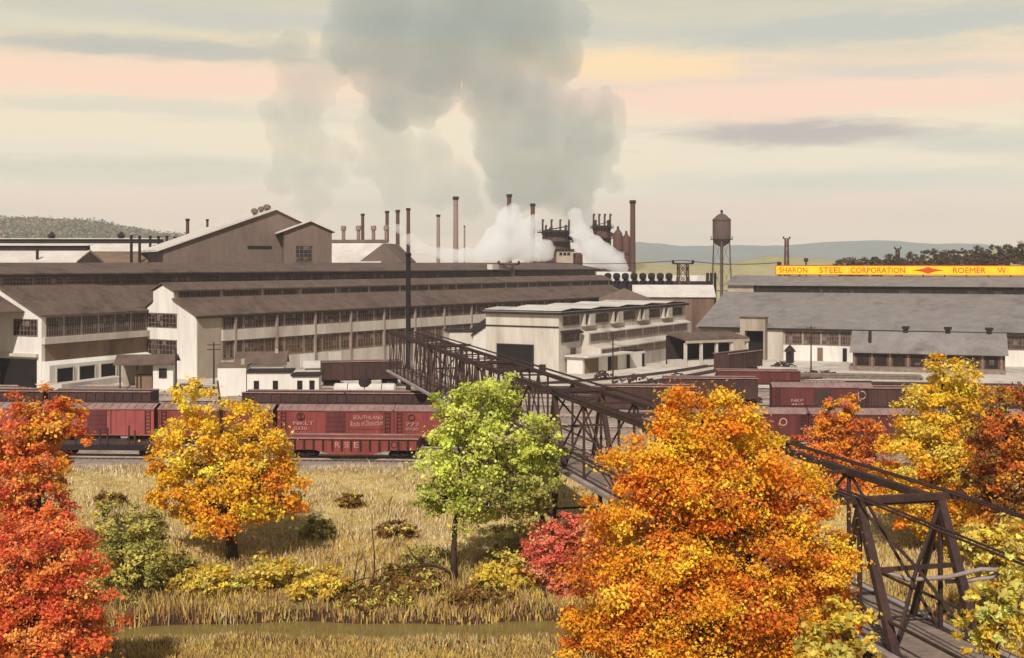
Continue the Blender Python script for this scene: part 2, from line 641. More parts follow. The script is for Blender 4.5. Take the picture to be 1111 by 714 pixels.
def ground_material():
    m = bpy.data.materials.new('ground')
    m.use_nodes = True
    nt = NT(m.node_tree)
    bsdf = nt.n['Principled BSDF']
    tc = nt.add('ShaderNodeTexCoord')
    sep = nt.add('ShaderNodeSeparateXYZ')
    nt.link(tc.outputs['Object'], sep.inputs[0])
    y = sep.outputs[1]
    big = nt.noise(tc.outputs['Object'], 0.05, 5, 0.6)
    med = nt.noise(tc.outputs['Object'], 0.35, 5, 0.65)
    fine = nt.noise(tc.outputs['Object'], 3.0, 3, 0.7)
    field = nt.ramp(nt.math('ADD', nt.math('MULTIPLY', med, 0.7), nt.math('MULTIPLY', fine, 0.3)), [
        (0.30, S(120, 98, 52)), (0.45, S(172, 146, 84)), (0.58, S(196, 174, 116)), (0.75, S(210, 192, 150))])
    yard = nt.ramp(nt.math('ADD', nt.math('MULTIPLY', big, 0.55), nt.math('MULTIPLY', med, 0.45)), [
        (0.32, S(128, 112, 102)), (0.44, S(176, 164, 150)), (0.56, S(206, 196, 182)), (0.75, S(216, 206, 192))])
    far = nt.ramp(big, [(0.3, S(116, 116, 80)), (0.5, S(150, 140, 96)), (0.7, S(170, 150, 104))])
    cinder = nt.ramp(nt.math('ADD', nt.math('MULTIPLY', med, 0.6), nt.math('MULTIPLY', fine, 0.4)), [
        (0.34, S(108, 92, 82)), (0.48, S(148, 131, 118)), (0.60, S(178, 163, 149)), (0.75, S(194, 181, 168))])
    fc = nt.math('MULTIPLY', nt.math('SUBTRACT', nt.math('ADD', y, nt.math('MULTIPLY', nt.math('SUBTRACT', big, 0.5), 60.0)), 176.0), 0.045, clamp=True)
    yard = nt.mix(fc, cinder, yard)
    edge = nt.math('ADD', y, nt.math('MULTIPLY', nt.math('SUBTRACT', med, 0.5), 6.0))
    f = nt.math('MULTIPLY', nt.math('SUBTRACT', edge, 117.5), 0.5, clamp=True)
    col = nt.mix(f, field, yard)
    f2 = nt.math('MULTIPLY', nt.math('SUBTRACT', y, 470.0), 0.02, clamp=True)
    col = nt.mix(f2, col, far)
    mud = nt.math('SUBTRACT', 1.0, nt.math('MULTIPLY', nt.math('SUBTRACT', nt.math('ADD', sep.outputs[2], nt.math('MULTIPLY', fine, 0.3)), -1.95), 4.0, clamp=True))
    near = nt.math('LESS_THAN', y, 84.0)
    col = nt.mix(nt.math('MULTIPLY', mud, near), col, S(66, 46, 34))
    bn = nt.add('ShaderNodeBump')
    bn.inputs['Strength'].default_value = 0.4
    bn.inputs['Distance'].default_value = 0.1
    nt.link(fine, bn.inputs['Height'])
    nt.link(bn.outputs[0], bsdf.inputs['Normal'])
    nt.link(col, bsdf.inputs['Base Color'])
    bsdf.inputs['Roughness'].default_value = 0.95
    bsdf.inputs['Specular IOR Level'].default_value = 0.1
    return m


xs = np.concatenate([np.linspace(-6000, -140, 14), np.arange(-130, 131, 1.6), np.linspace(140, 6000, 14)])
ys = np.concatenate([np.linspace(-40, 40, 12), np.arange(42, 122, 0.8), np.linspace(126, 420, 14), np.linspace(500, 7000, 12)])
tag(grid_mesh('ground', xs, ys, ground_h, ground_material()), kind='structure')


def water_material():
    m = bpy.data.materials.new('pond_water')
    m.use_nodes = True
    nt = NT(m.node_tree)
    b = nt.n['Principled BSDF']
    b.inputs['Base Color'].default_value = S(120, 104, 58)
    b.inputs['Roughness'].default_value = 0.06
    b.inputs['IOR'].default_value = 1.33
    b.inputs['Specular IOR Level'].default_value = 0.7
    tc = nt.add('ShaderNodeTexCoord')
    mp = nt.add('ShaderNodeMapping')
    mp.inputs['Scale'].default_value = (0.5, 1.4, 1)
    nt.link(tc.outputs['Object'], mp.inputs[0])
    n = nt.noise(mp.outputs[0], 1.6, 3)
    bn = nt.add('ShaderNodeBump')
    bn.inputs['Strength'].default_value = 0.12
    bn.inputs['Distance'].default_value = 0.05
    nt.link(n, bn.inputs['Height'])
    nt.link(bn.outputs[0], b.inputs['Normal'])
    return m


wm = MB()
wm.v = [(-140, 70, WATER), (140, 70, WATER), (140, 84, WATER), (-140, 84, WATER)]
wm.f = [(0, 1, 2, 3)]
tag(wm.build('water', water_material()), kind='structure')


def hill(name, ridge, D, depth, m, seed, rough):
    """ridge: list of (px, row) along the skyline"""
    px = np.linspace(ridge[0][0], ridge[-1][0], 160)
    rows = np.interp(px, [r[0] for r in ridge], [r[1] for r in ridge])
    x = (px - 555.5) / F * D
    z = H - (rows - HZ) / F * D
    z = np.maximum(z + rough * vnoise(x * 40 / D * 8, x * 0, seed), -2.9)
    ts = np.array([-1, -0.8, -0.6, -0.45, -0.3, -0.18, -0.08, 0, 0.1, 0.3, 0.6, 1.0])
    prof = np.cos(np.clip(np.abs(ts), 0, 1) * PI) * 0.5 + 0.5
    vx = np.repeat(x[None, :], len(ts), 0)
    vy = D + ts[:, None] * depth + 0 * vx
    vz = -3 + (z[None, :] + 3) * prof[:, None]
    vz = vz + rough * 1.2 * vnoise(vx * 300 / D, vy * 300 / D, seed + 2) * prof[:, None] * (ts[:, None] != 0)
    v = np.stack([vx, vy, vz], -1).reshape(-1, 3)
    ny, nx = vx.shape
    i = np.arange(ny - 1)[:, None] * nx + np.arange(nx - 1)[None, :]
    f = np.stack([i, i + 1, i + 1 + nx, i + nx], -1).reshape(-1, 4)
    return np_mesh(name, v, f, m, smooth_=True)


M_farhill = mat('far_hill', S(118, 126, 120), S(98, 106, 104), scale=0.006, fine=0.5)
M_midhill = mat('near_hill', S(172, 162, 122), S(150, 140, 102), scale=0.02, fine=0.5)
M_woodhill = mat('wooded_hill', S(138, 128, 108), S(120, 116, 98), scale=0.015, fine=0.6, dirt=S(146, 116, 98))
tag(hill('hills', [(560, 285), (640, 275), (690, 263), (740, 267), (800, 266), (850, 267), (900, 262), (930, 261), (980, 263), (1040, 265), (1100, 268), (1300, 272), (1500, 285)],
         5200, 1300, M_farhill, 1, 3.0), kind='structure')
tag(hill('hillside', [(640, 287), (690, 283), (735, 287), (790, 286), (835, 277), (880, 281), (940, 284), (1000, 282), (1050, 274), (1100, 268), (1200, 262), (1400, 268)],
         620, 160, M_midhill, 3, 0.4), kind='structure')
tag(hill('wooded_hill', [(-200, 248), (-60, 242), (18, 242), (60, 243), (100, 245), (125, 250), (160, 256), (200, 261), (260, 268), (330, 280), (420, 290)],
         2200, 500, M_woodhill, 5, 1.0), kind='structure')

# ------------------------------------------------------------------ foliage
def woodland():
    n = 9000
    px = rng.uniform(-120, 330, n)
    t = rng.uniform(-0.75, 0.06, n)
    rows = np.interp(px, [-200, -60, 18, 60, 100, 125, 160, 200, 260, 330, 420], [248, 242, 242, 243, 245, 250, 256, 261, 268, 280, 290])
    x = (px - 555.5) / F * 2200
    zr = H - (rows - HZ) / F * 2200
    z = -3 + (zr + 3) * (np.cos(np.abs(t) * PI) * .5 + .5) + rng.uniform(0.5, 7.5, n)
    pos = np.stack([x, 2200 + t * 500, z], 1)
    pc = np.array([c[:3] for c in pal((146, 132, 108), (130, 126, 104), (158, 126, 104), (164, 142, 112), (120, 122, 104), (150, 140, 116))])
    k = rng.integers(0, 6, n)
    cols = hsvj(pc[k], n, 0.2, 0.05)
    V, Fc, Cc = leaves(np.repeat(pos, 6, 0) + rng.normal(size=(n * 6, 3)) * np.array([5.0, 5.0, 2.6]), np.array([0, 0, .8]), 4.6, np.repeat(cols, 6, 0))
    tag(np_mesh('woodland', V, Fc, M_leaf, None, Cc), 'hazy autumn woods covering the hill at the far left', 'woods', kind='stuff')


def hsvj(base, n, dv=0.15, dh=0.045):
    base = np.asarray(base)[:, :3]
    j = rng.normal(1.0, dv, (n, 1))
    c = base * np.clip(j, 0.4, 1.7)
    c = c * (1 + rng.normal(0, dh, (n, 3)))
    return np.clip(c, 0.004, 0.95)


def leaves(centres, normals_bias, size, cols):
    """one small folded leaf (two triangles as a bent quad) at every centre"""
    n = len(centres)
    a = rng.normal(size=(n, 3))
    a += normals_bias
    a /= np.linalg.norm(a, axis=1, keepdims=True)
    t = rng.normal(size=(n, 3))
    t -= a * (t * a).sum(1, keepdims=True)
    t /= np.linalg.norm(t, axis=1, keepdims=True)
    b = np.cross(a, t)
    s = size * rng.uniform(0.6, 1.35, (n, 1))
    v0 = centres - t * s * 0.6
    v1 = centres + b * s * 0.42 + a * s * 0.12
    v2 = centres + t * s * 0.6
    v3 = centres - b * s * 0.42 + a * s * 0.12
    V = np.stack([v0, v1, v2, v3], 1).reshape(-1, 3)
    Fc = np.arange(n * 4).reshape(n, 4)
    Cc = np.repeat(np.concatenate([cols, np.ones((n, 1))], 1), 4, 0)
    return V, Fc, Cc


def make_tree(name, label, loc, lobes, nclump, per, leaf, palette, trunk_r, trunk_h, lean=0.0, group=None, clump_r=0.16, cat='tree',
              bark=None, limbs=14, sink=0.3, crown_name='crown', multi=1):
    """lobes: (dx, dy, dz, rx, ry, rz, palette index) relative to the base"""
    root = thing(name, label, cat, loc, 0, group)
    vols = np.array([l[3] * l[4] * l[5] for l in lobes]) ** 0.8
    pick = rng.choice(len(lobes), nclump, p=vols / vols.sum())
    L = np.array([l[:6] for l in lobes], float)
    u = rng.normal(size=(nclump, 3))
    u /= np.linalg.norm(u, axis=1, keepdims=True)
    rad = rng.uniform(0.3, 1.0, (nclump, 1)) ** 0.55 * np.where(rng.random((nclump, 1)) < 0.12, 1.2, 1.0)
    cc = L[pick, :3] + u * rad * L[pick, 3:6]
    size = L[pick, 3:6].mean(1)
    cr = size * clump_r * rng.uniform(0.55, 1.5, nclump)
    # leaf positions: flattened drifts round each clump
    n = nclump * per
    ci = np.repeat(np.arange(nclump), per)
    off = rng.normal(size=(n, 3)) * np.array([1.0, 1.0, 0.62])
    pos = cc[ci] + off * cr[ci][:, None] * 0.75
    pos[:, 2] = np.maximum(pos[:, 2], 0.12)
    outward = pos - (L[pick, :3])[ci]
    outward /= np.linalg.norm(outward, axis=1, keepdims=True) + 1e-6
    bias = outward * 0.9 + np.array([0, 0, 0.8])
    pcol = np.array([[c[:3] for c in palette[int(lobes[k][6])]] for k in range(len(lobes))], dtype=object)
    clump_c = np.array([random.choice(palette[int(lobes[k][6])])[:3] for k in pick])
    base = (clump_c * np.clip(rng.normal(1, .16, (nclump, 1)), .6, 1.4))[ci]
    mixm = rng.random(n) < 0.14
    alt = np.array([random.choice(palette[int(lobes[k][6])])[:3] for k in pick[ci[mixm]]]) if mixm.any() else None
    if alt is not None and len(alt):
        base[mixm] = alt
    cols = hsvj(base, n)
    V, Fc, Cc = leaves(pos, bias, leaf * rng.choice([0.7, 1.0, 1.25], (n, 1)), cols)
    np_mesh(crown_name, V, Fc, M_leaf, root, Cc)
    # trunk and limbs
    tb = MB()
    top = max(l[2] + l[5] * 0.35 for l in lobes)
    ctr = L[:, :2].mean(0)
    for k in range(multi):
        ox = (k - (multi - 1) / 2) * trunk_r * 2.2
        pts, rr = [], []
        for i in range(7):
            t = i / 6
            z = -sink + (top + sink) * t
            w = smooth(0.25, 1.0, t)
            pts.append((ox * (1 + 2 * t) + ctr[0] * w + lean * t + rng.normal(0, trunk_r * 0.35), ctr[1] * w + rng.normal(0, trunk_r * 0.35), z))
            rr.append(trunk_r * (1.35 if i == 0 else 1.0) * (1 - 0.86 * t))
        tb.tube(pts, rr, 8)
        P_ = np.array(pts)
        for j in range(limbs):
            tgt = cc[rng.integers(nclump)]
            zs = rng.uniform(trunk_h, max(trunk_h + 0.3, min(tgt[2], top * 0.92)))
            st = np.array([np.interp(zs, P_[:, 2], P_[:, 0]), np.interp(zs, P_[:, 2], P_[:, 1]), zs])
            mid = st * 0.45 + tgt * 0.55 + np.array([0, 0, 0.25 * np.linalg.norm(tgt - st) * rng.uniform(-0.3, 0.7)])
            q1 = st * 0.7 + mid * 0.3 + rng.normal(0, trunk_r * 0.5, 3)
            r0 = trunk_r * rng.uniform(0.28, 0.5)
            tb.tube([st, q1, mid, tgt], [r0, r0 * 0.8, r0 * 0.5, r0 * 0.14], 6)
            for s_ in range(2):
                t2 = cc[rng.integers(nclump)]
                d2 = t2 - mid
                ln = np.linalg.norm(d2)
                t2 = mid + d2 / max(ln, 0.1) * min(ln, np.linalg.norm(tgt - st) * 0.6)
                tb.tube([mid, (mid + t2) / 2 + rng.normal(0, trunk_r * 0.4, 3), t2], [r0 * 0.42, r0 * 0.28, r0 * 0.08], 5)
    tb.build('trunk', bark or M_bark, root, True)
    return root


def pal(*cs):
    return [S(*c) for c in cs]


YEL = pal((255, 208, 66), (254, 196, 52), (255, 216, 92), (251, 182, 48))
ORG = pal((253, 180, 52), (250, 164, 42), (255, 194, 62), (243, 146, 42))
DORG = pal((232, 138, 56), (214, 116, 48), (244, 158, 58), (184, 98, 50))
RED = pal((248, 140, 86), (242, 118, 74), (252, 168, 92), (226, 98, 72))
PINK = pal((244, 146, 112), (236, 122, 96), (248, 170, 124), (214, 104, 86))
REDO = pal((249, 162, 80), (243, 138, 68), (253, 188, 88), (228, 116, 62))
LIME = pal((216, 220, 104), (204, 212, 92), (228, 228, 130), (186, 194, 84))
OLIVE = pal((182, 176, 94), (160, 156, 80), (198, 186, 98), (138, 132, 72))
OLIVEY = pal((210, 196, 100), (190, 178, 90), (222, 204, 98), (160, 150, 80))
GOLD = pal((238, 208, 84), (226, 190, 70), (244, 218, 112), (206, 168, 66))
BROWNF = pal((140, 104, 52), (116, 82, 44), (160, 120, 60))


def gz(x, y):
    return float(ground_h(x, y))


def base_at(px, D):
    x = X(px, D)
    return (x, D, gz(x, D))


woodland()

# orange-yellow tree standing in the field
D = 90.0
b = base_at(248, D)
k = D / F


def lobe(px, py, rw, rh, D, b, pi, dy=0.0, ry=None):
    """ellipsoid of foliage centred on a picture row/column at its real distance"""
    p = P(px, py, D)
    s = D / F
    return (p.x - b[0], dy, p.z - b[2], rw * s, (ry if ry else rw) * s, rh * s, pi)


make_tree('maple_tree', 'orange and yellow autumn tree with dark forked trunk standing alone in the dry field', b, [
    lobe(202, 440, 24, 30, D, b, 0), lobe(255, 452, 50, 28, D, b, 0), lobe(215, 490, 50, 40, D, b, 1), lobe(276, 492, 44, 40, D, b, 1),
    lobe(250, 520, 70, 42, D, b, 1), lobe(300, 530, 36, 32, D, b, 2), lobe(200, 535, 36, 30, D, b, 1), lobe(252, 548, 64, 24, D, b, 2), lobe(178, 505, 18, 20, D, b, 1), lobe(205, 418, 12, 14, D, b, 0)],
    340, 120, 0.2, [YEL, ORG[:1] + YEL + ORG[2:3], DORG[:1] + ORG + YEL[:1]], 0.42, 2.0, limbs=20)

# green tree with a bare side branch
D = 84.0
b = base_at(493, D)
gt = make_tree('green_tree', 'lime green tree with bare twisted low branch in front of the steel bridge', b, [
    lobe(545, 430, 38, 26, D, b, 0), lobe(510, 450, 40, 34, D, b, 0), lobe(560, 470, 46, 38, D, b, 0), lobe(500, 500, 50, 38, D, b, 0),
    lobe(570, 515, 42, 38, D, b, 1), lobe(535, 540, 56, 30, D, b, 1), lobe(480, 540, 32, 24, D, b, 1), lobe(585, 490, 26, 30, D, b, 0)],
    320, 120, 0.19, [LIME + LIME + OLIVE[:1], LIME + OLIVE], 0.24, 5.0, limbs=18)
br = MB()


def rel(px, py, dy=0.0):
    p = P(px, py, 84.0)
    return (p.x - b[0], dy, p.z - b[2])


br.tube([rel(493, 633), rel(489, 622, -.2), rel(482, 616, -.3), rel(470, 612, -.4), rel(458, 609, -.5), rel(448, 600, -.5), rel(442, 590, -.5)],
        [.16, .13, .11, .09, .07, .05, .02], 7)
br.tube([rel(470, 612, -.4), rel(455, 612, -.6), rel(440, 615, -.8), rel(426, 620, -.8)], [.07, .055, .04, .015], 6)
br.tube([rel(458, 609, -.5), rel(446, 611, -.3), rel(434, 606, -.2)], [.05, .035, .012], 5)
br.build('branch', M_bark, gt, True)

# red trees on the left
D = 86.0
b = base_at(40, D)
make_tree('red_tree', 'tall orange red tree at the left edge rising above the scarlet one', b, [
    lobe(50, 455, 34, 30, D, b, 0), lobe(15, 470, 36, 40, D, b, 1), lobe(72, 450, 24, 22, D, b, 0), lobe(40, 500, 40, 36, D, b, 0), lobe(0, 520, 50, 50, D, b, 1),
    lobe(40, 545, 44, 40, D, b, 1), lobe(10, 590, 50, 40, D, b, 1), lobe(88, 478, 14, 16, D, b, 0)],
    340, 100, 0.2, [REDO + ORG[:1], REDO + RED], 0.3, 3.0)
D = 62.0
b = base_at(50, D)
make_tree('scarlet_tree', 'scarlet bushy tree low in the left corner by the water', b, [
    lobe(60, 600, 46, 42, D, b, 0), lobe(25, 620, 44, 56, D, b, 0), lobe(85, 640, 40, 42, D, b, 1), lobe(40, 670, 56, 44, D, b, 0), lobe(-5, 660, 50, 60, D, b, 0),
    lobe(95, 680, 34, 34, D, b, 1), lobe(60, 710, 60, 40, D, b, 0), lobe(-20, 590, 30, 40, D, b, 0)],
    420, 130, 0.14, [RED + REDO[:2], RED], 0.2, 0.8, multi=2)
# olive bush
D = 81.5
b = base_at(142, D)
make_tree('olive_bush', 'olive green bush between the scarlet tree and the lone orange tree', b, [
    lobe(130, 570, 26, 30, D, b, 0), lobe(155, 580, 26, 30, D, b, 0), lobe(140, 610, 42, 34, D, b, 0), lobe(145, 640, 42, 26, D, b, 1), lobe(112, 560, 12, 18, D, b, 0),
    lobe(170, 610, 22, 24, D, b, 0)],
    200, 70, 0.17, [OLIVEY + OLIVE, OLIVE + BROWNF[:1]], 0.12, 0.5, multi=3, cat='bush', limbs=7)
# red bush by the bridge
D = 83.0
b = base_at(608, D)
make_tree('red_bush', 'pinkish red bush between the green tree and the largest orange tree', b, [
    lobe(622, 570, 26, 24, D, b, 0), lobe(600, 590, 34, 26, D, b, 0), lobe(630, 605, 24, 32, D, b, 0), lobe(590, 612, 26, 26, D, b, 0), lobe(612, 632, 36, 18, D, b, 1)],
    210, 84, 0.17, [PINK, PINK + DORG[:1]], 0.12, 0.6, multi=2, cat='bush', limbs=8)
# the big orange tree in front of the bridge
D = 45.0
b = base_at(762, D)
make_tree('oak_tree', 'largest orange tree spreading in front of the steel bridge', b, [
    lobe(765, 455, 56, 40, D, b, 0), lobe(715, 490, 56, 44, D, b, 0), lobe(815, 500, 56, 44, D, b, 0), lobe(765, 530, 76, 50, D, b, 1), lobe(680, 545, 48, 44, D, b, 1),
    lobe(858, 555, 52, 50, D, b, 1), lobe(720, 600, 70, 46, D, b, 1), lobe(820, 610, 76, 50, D, b, 1), lobe(895, 620, 42, 44, D, b, 2), lobe(665, 640, 60, 44, D, b, 2),
    lobe(760, 660, 90, 50, D, b, 1), lobe(860, 680, 66, 46, D, b, 2), lobe(690, 700, 70, 40, D, b, 2), lobe(800, 715, 90, 40, D, b, 1), lobe(640, 690, 40, 36, D, b, 2)],
    820, 210, 0.105, [YEL[:2] + ORG + ORG, ORG + DORG[:2] + YEL[:1], ORG + YEL[:2] + DORG], 0.36, 4.0, limbs=34, clump_r=0.2)
# trees behind the bridge on the right
D = 112.0
b = base_at(915, D)
make_tree('rust_tree', 'small rust orange tree in front of the maroon boxcars, right of the largest tree', b, [
    lobe(908, 450, 22, 22, D, b, 0), lobe(895, 480, 28, 24, D, b, 0), lobe(928, 475, 28, 26, D, b, 0), lobe(905, 510, 44, 28, D, b, 0), lobe(945, 505, 30, 28, D, b, 0),
    lobe(920, 535, 46, 26, D, b, 1)],
    320, 120, 0.21, [DORG + PINK[:1] + ORG[:2], DORG + REDO[:1]], 0.22, 2.0)
D = 92.0
b = base_at(1010, D)
make_tree('birch_tree', 'yellow orange tree behind the near bridge portal at the right', b, [
    lobe(1030, 415, 32, 30, D, b, 0), lobe(1050, 435, 34, 34, D, b, 0), lobe(1005, 450, 34, 34, D, b, 0), lobe(1030, 480, 54, 40, D, b, 0), lobe(985, 500, 36, 36, D, b, 1),
    lobe(1050, 520, 50, 40, D, b, 1), lobe(1000, 545, 50, 34, D, b, 1), lobe(1040, 570, 50, 34, D, b, 1)],
    420, 120, 0.2, [YEL + GOLD[:1], ORG + YEL], 0.3, 2.5)
D = 86.0
b = base_at(1092, D)
make_tree('russet_tree', 'dark russet tree at the right edge beside the yellow orange one', b, [
    lobe(1085, 470, 34, 34, D, b, 0), lobe(1110, 450, 34, 40, D, b, 0), lobe(1075, 510, 32, 34, D, b, 0), lobe(1110, 530, 44, 50, D, b, 0), lobe(1085, 560, 40, 36, D, b, 0)],
    230, 100, 0.2, [DORG + BROWNF + ORG[:1]], 0.28, 2.5)
D = 74.0
b = base_at(1085, D)
make_tree('golden_bush', 'golden bush under the russet tree behind the near bridge portal', b, [
    lobe(1075, 590, 34, 26, D, b, 0), lobe(1105, 600, 36, 36, D, b, 0), lobe(1050, 610, 24, 20, D, b, 0)],
    90, 46, 0.26, [GOLD + OLIVEY[:1]], 0.12, 0.6, cat='bush', limbs=7, multi=2)
D = 37.0
b = base_at(1080, D)
make_tree('yellow_sapling', 'pale yellow leafy sapling in the bottom right corner nearer than the bridge', b, [
    lobe(1072, 650, 28, 24, D, b, 0), lobe(1090, 680, 36, 30, D, b, 0), lobe(1060, 690, 24, 26, D, b, 0), lobe(1105, 640, 22, 40, D, b, 0)],
    90, 40, 0.15, [GOLD + OLIVEY[:1] + LIME[2:3]], 0.07, 1.5, limbs=8, cat='tree')
D = 41.0
b = base_at(925, D)
make_tree('yellow_bush', 'yellow green bush at the foot of the largest orange tree, left of the bridge deck', b, [
    lobe(918, 672, 26, 24, D, b, 0), lobe(900, 700, 36, 26, D, b, 0), lobe(930, 705, 24, 24, D, b, 0)],
    80, 40, 0.16, [GOLD + OLIVEY[:2]], 0.07, 0.8, limbs=7, cat='bush')
# goldenrod clumps in the field by the water
for px, D, lab, w, h in ((222, 82.0, 'golden weed clump under the lone orange tree', 34, 17), (300, 83.0, 'golden weed clump right of the lone orange tree', 30, 18),
                         (350, 81.0, 'low golden weed clump by the water near the bare saplings', 30, 16), (545, 82.0, 'golden weed clump right of the green tree trunk', 30, 22),
                         (440, 82.5, 'brownish weed clump left of the green tree trunk', 34, 14)):
    b = base_at(px, D)
    row = HZ + (H - b[2]) * F / D
    pl = [GOLD + OLIVEY[:1]] if 'golden' in lab else [BROWNF + OLIVEY[:1]]
    make_tree('weed_clump', lab, b, [lobe(px, row - h, w, h, D, b, 0), lobe(px - w * .6, row - h * .6, w * .7, h * .7, D, b, 0), lobe(px + w * .6, row - h * .7, w * .7, h * .8, D, b, 0)],
              90, 44, 0.2, pl, 0.05, 0.1, group='weed clumps along the water', cat='weeds', limbs=5, multi=2, crown_name='foliage')

for px, D, lab, w, h in ((380, 104.0, 'small brown tuft alone in the pale part of the field', 12, 8), (345, 96.0, 'olive tuft right of the lone orange tree in the field', 16, 10),
                         (430, 95.0, 'brown tuft left of the green tree crown in the field', 18, 10), (120, 104.0, 'tan tuft between the red tree and the lone orange tree', 14, 8),
                         (560, 90.0, 'dark olive thicket in the shade right of the green tree trunk', 34, 22), (462, 88.0, 'dark olive thicket left of the green tree trunk', 26, 14),
                         (196, 84.0, 'brown thicket right of the olive bush', 20, 20), (405, 79.6, 'rust brown low weeds at the foot of the bare saplings', 36, 9),
                         (520, 79.8, 'rust brown low weeds on the bank right of the green tree', 34, 8)):
    b = base_at(px, D)
    row = HZ + (H - b[2]) * F / D
    pl = [OLIVE + BROWNF[:1]] if 'olive' in lab else [BROWNF + OLIVEY[:1]]
    make_tree('weed_clump', lab, b, [lobe(px, row - h, w, h, D, b, 0), lobe(px - w * .6, row - h * .6, w * .7, h * .7, D, b, 0), lobe(px + w * .6, row - h * .7, w * .7, h * .8, D, b, 0)],
              90, 40, 0.15, pl, 0.04, 0.1, group='weed clumps in the field', cat='weeds', limbs=9, multi=2, crown_name='foliage')

# bare saplings
def bare(label, D, stems):
    px0, py0 = stems[0][0]
    x = X(px0, D)
    base = Vector((x, D, Z(py0, D)))
    g = gz(x, D)
    base.z = g
    root = thing('bare_sapling', label, 'sapling', base, 0, 'bare saplings by the water')
    tb = MB()
    for i, st in enumerate(stems):
        r0 = 0.085 if i == 0 else 0.05
        pts = []
        for j, (px, py) in enumerate(st):
            p = P(px, py, D)
            pts.append((p.x - base.x, 0.25 * math.sin(i * 2.1 + j), (p.z - base.z) if (i or j) else -0.3))
        n = len(pts)
        tb.tube(pts, [r0 * (1 - 0.85 * j / (n - 1)) for j in range(n)], 6)
    tb.build('stem', M_bark, root, True)


bare('bare forked sapling beneath the gondola, left one of the pair', 80.5,
     [[(373, 652), (376, 640), (384, 632), (387, 610), (391, 592)], [(384, 632), (394, 628), (405, 625), (416, 632), (424, 640)], [(376, 640), (378, 628), (377, 620)], [(395, 627), (397, 612), (394, 602)]])
bare('bare forked sapling with a tall straight shoot, right one of the pair', 80.8,
     [[(400, 656), (403, 640), (406, 620), (406, 600), (404, 572), (404, 548)], [(403, 640), (412, 634), (424, 640), (436, 638)], [(406, 620), (414, 616), (420, 614)], [(440, 650), (448, 640), (452, 630)]])
bare('bare dark shrub with low arching twigs in front of the red bush', 81.0,
     [[(594, 655), (590, 640), (584, 628), (578, 622)], [(590, 640), (580, 634), (570, 630)], [(594, 655), (600, 636), (604, 616)], [(590, 640), (596, 622), (594, 606)], [(600, 636), (612, 624), (618, 612)]])


# dry grass over the field and the bank
def grass():
    n = 230000
    y = 66.0 + (121.0 - 66.0) * rng.random(n) ** 1.3
    x = (rng.random(n) - 0.5) * 2 * (0.43 * y)
    g = ground_h(x, y)
    keep = (g > WATER - 0.12)
    pn = vnoise(x * 2.1, y * 2.1, 4) + 0.5 * vnoise(x * 5, y * 5, 9)
    keep &= (rng.random(n) < 0.62 + 0.5 * pn)
    x, y, g, pn = x[keep], y[keep], g[keep], pn[keep]
    n = len(x)
    hgt = rng.uniform(0.22, 0.6, n) * (1 + 0.7 * np.clip(vnoise(x * 0.9, y * 0.9, 2), -0.6, 1)) * 0.85 * (1 + 0.7 * (1 - smooth(80, 96, y))) * np.where(rng.random(n) < 0.04, 1.7, 1.0)
    hgt = np.where(y < 74.5, np.minimum(hgt, 0.5), hgt)
    w = rng.uniform(0.025, 0.06, n)
    ang = rng.random(n) * 2 * PI
    dx, dy = np.cos(ang) * w, np.sin(ang) * w
    lean = rng.normal(0, 0.22, (n, 2)) * hgt[:, None]
    base = np.stack([x, y, g - 0.05], 1)
    side = np.stack([dx, dy, 0 * dx], 1)
    mid = base + np.stack([lean[:, 0] * .35, lean[:, 1] * .35, hgt * .6], 1)
    tip = base + np.stack([lean[:, 0], lean[:, 1], hgt], 1)
    V = np.stack([base - side, base + side, mid + side * .7, tip, mid - side * .7], 1).reshape(-1, 3)
    Fc = np.arange(n * 5).reshape(n, 5)
    c = np.array([S(222, 202, 158)[:3], S(208, 180, 122)[:3], S(234, 218, 184)[:3], S(222, 188, 98)[:3], S(182, 150, 102)[:3], S(202, 184, 102)[:3], S(160, 118, 82)[:3]])
    zone = smooth(80, 104, y) + 0.45 * vnoise(x * 1.3, y * 1.3, 6)
    r = rng.random(n)
    far_i = np.where(r < .4, 0, np.where(r < .62, 2, np.where(r < .85, 1, 4)))
    r2 = np.clip(r + 0.28 * vnoise(x * 1.7, y * 2.6, 12), 0, 1)
    near_i = np.where(r2 < .34, 3, np.where(r2 < .5, 1, np.where(r2 < .64, 5, np.where(r2 < .8, 4, 6))))
    idx = np.where(rng.random(n) < zone, far_i, near_i)
    cols = hsvj(c[idx], n, 0.14, 0.04)
    Cc = np.repeat(np.concatenate([cols, np.ones((n, 1))], 1), 5, 0)
    o = np_mesh('dry_grass', V, Fc, M_blade, None, Cc)
    tag(o, 'dry golden and tan grass covering the field down to the water', 'grass', kind='stuff')


grass()


# ------------------------------------------------------------------ the long dark mill (central building)
U_ANG = math.atan2(0.835, 0.55)


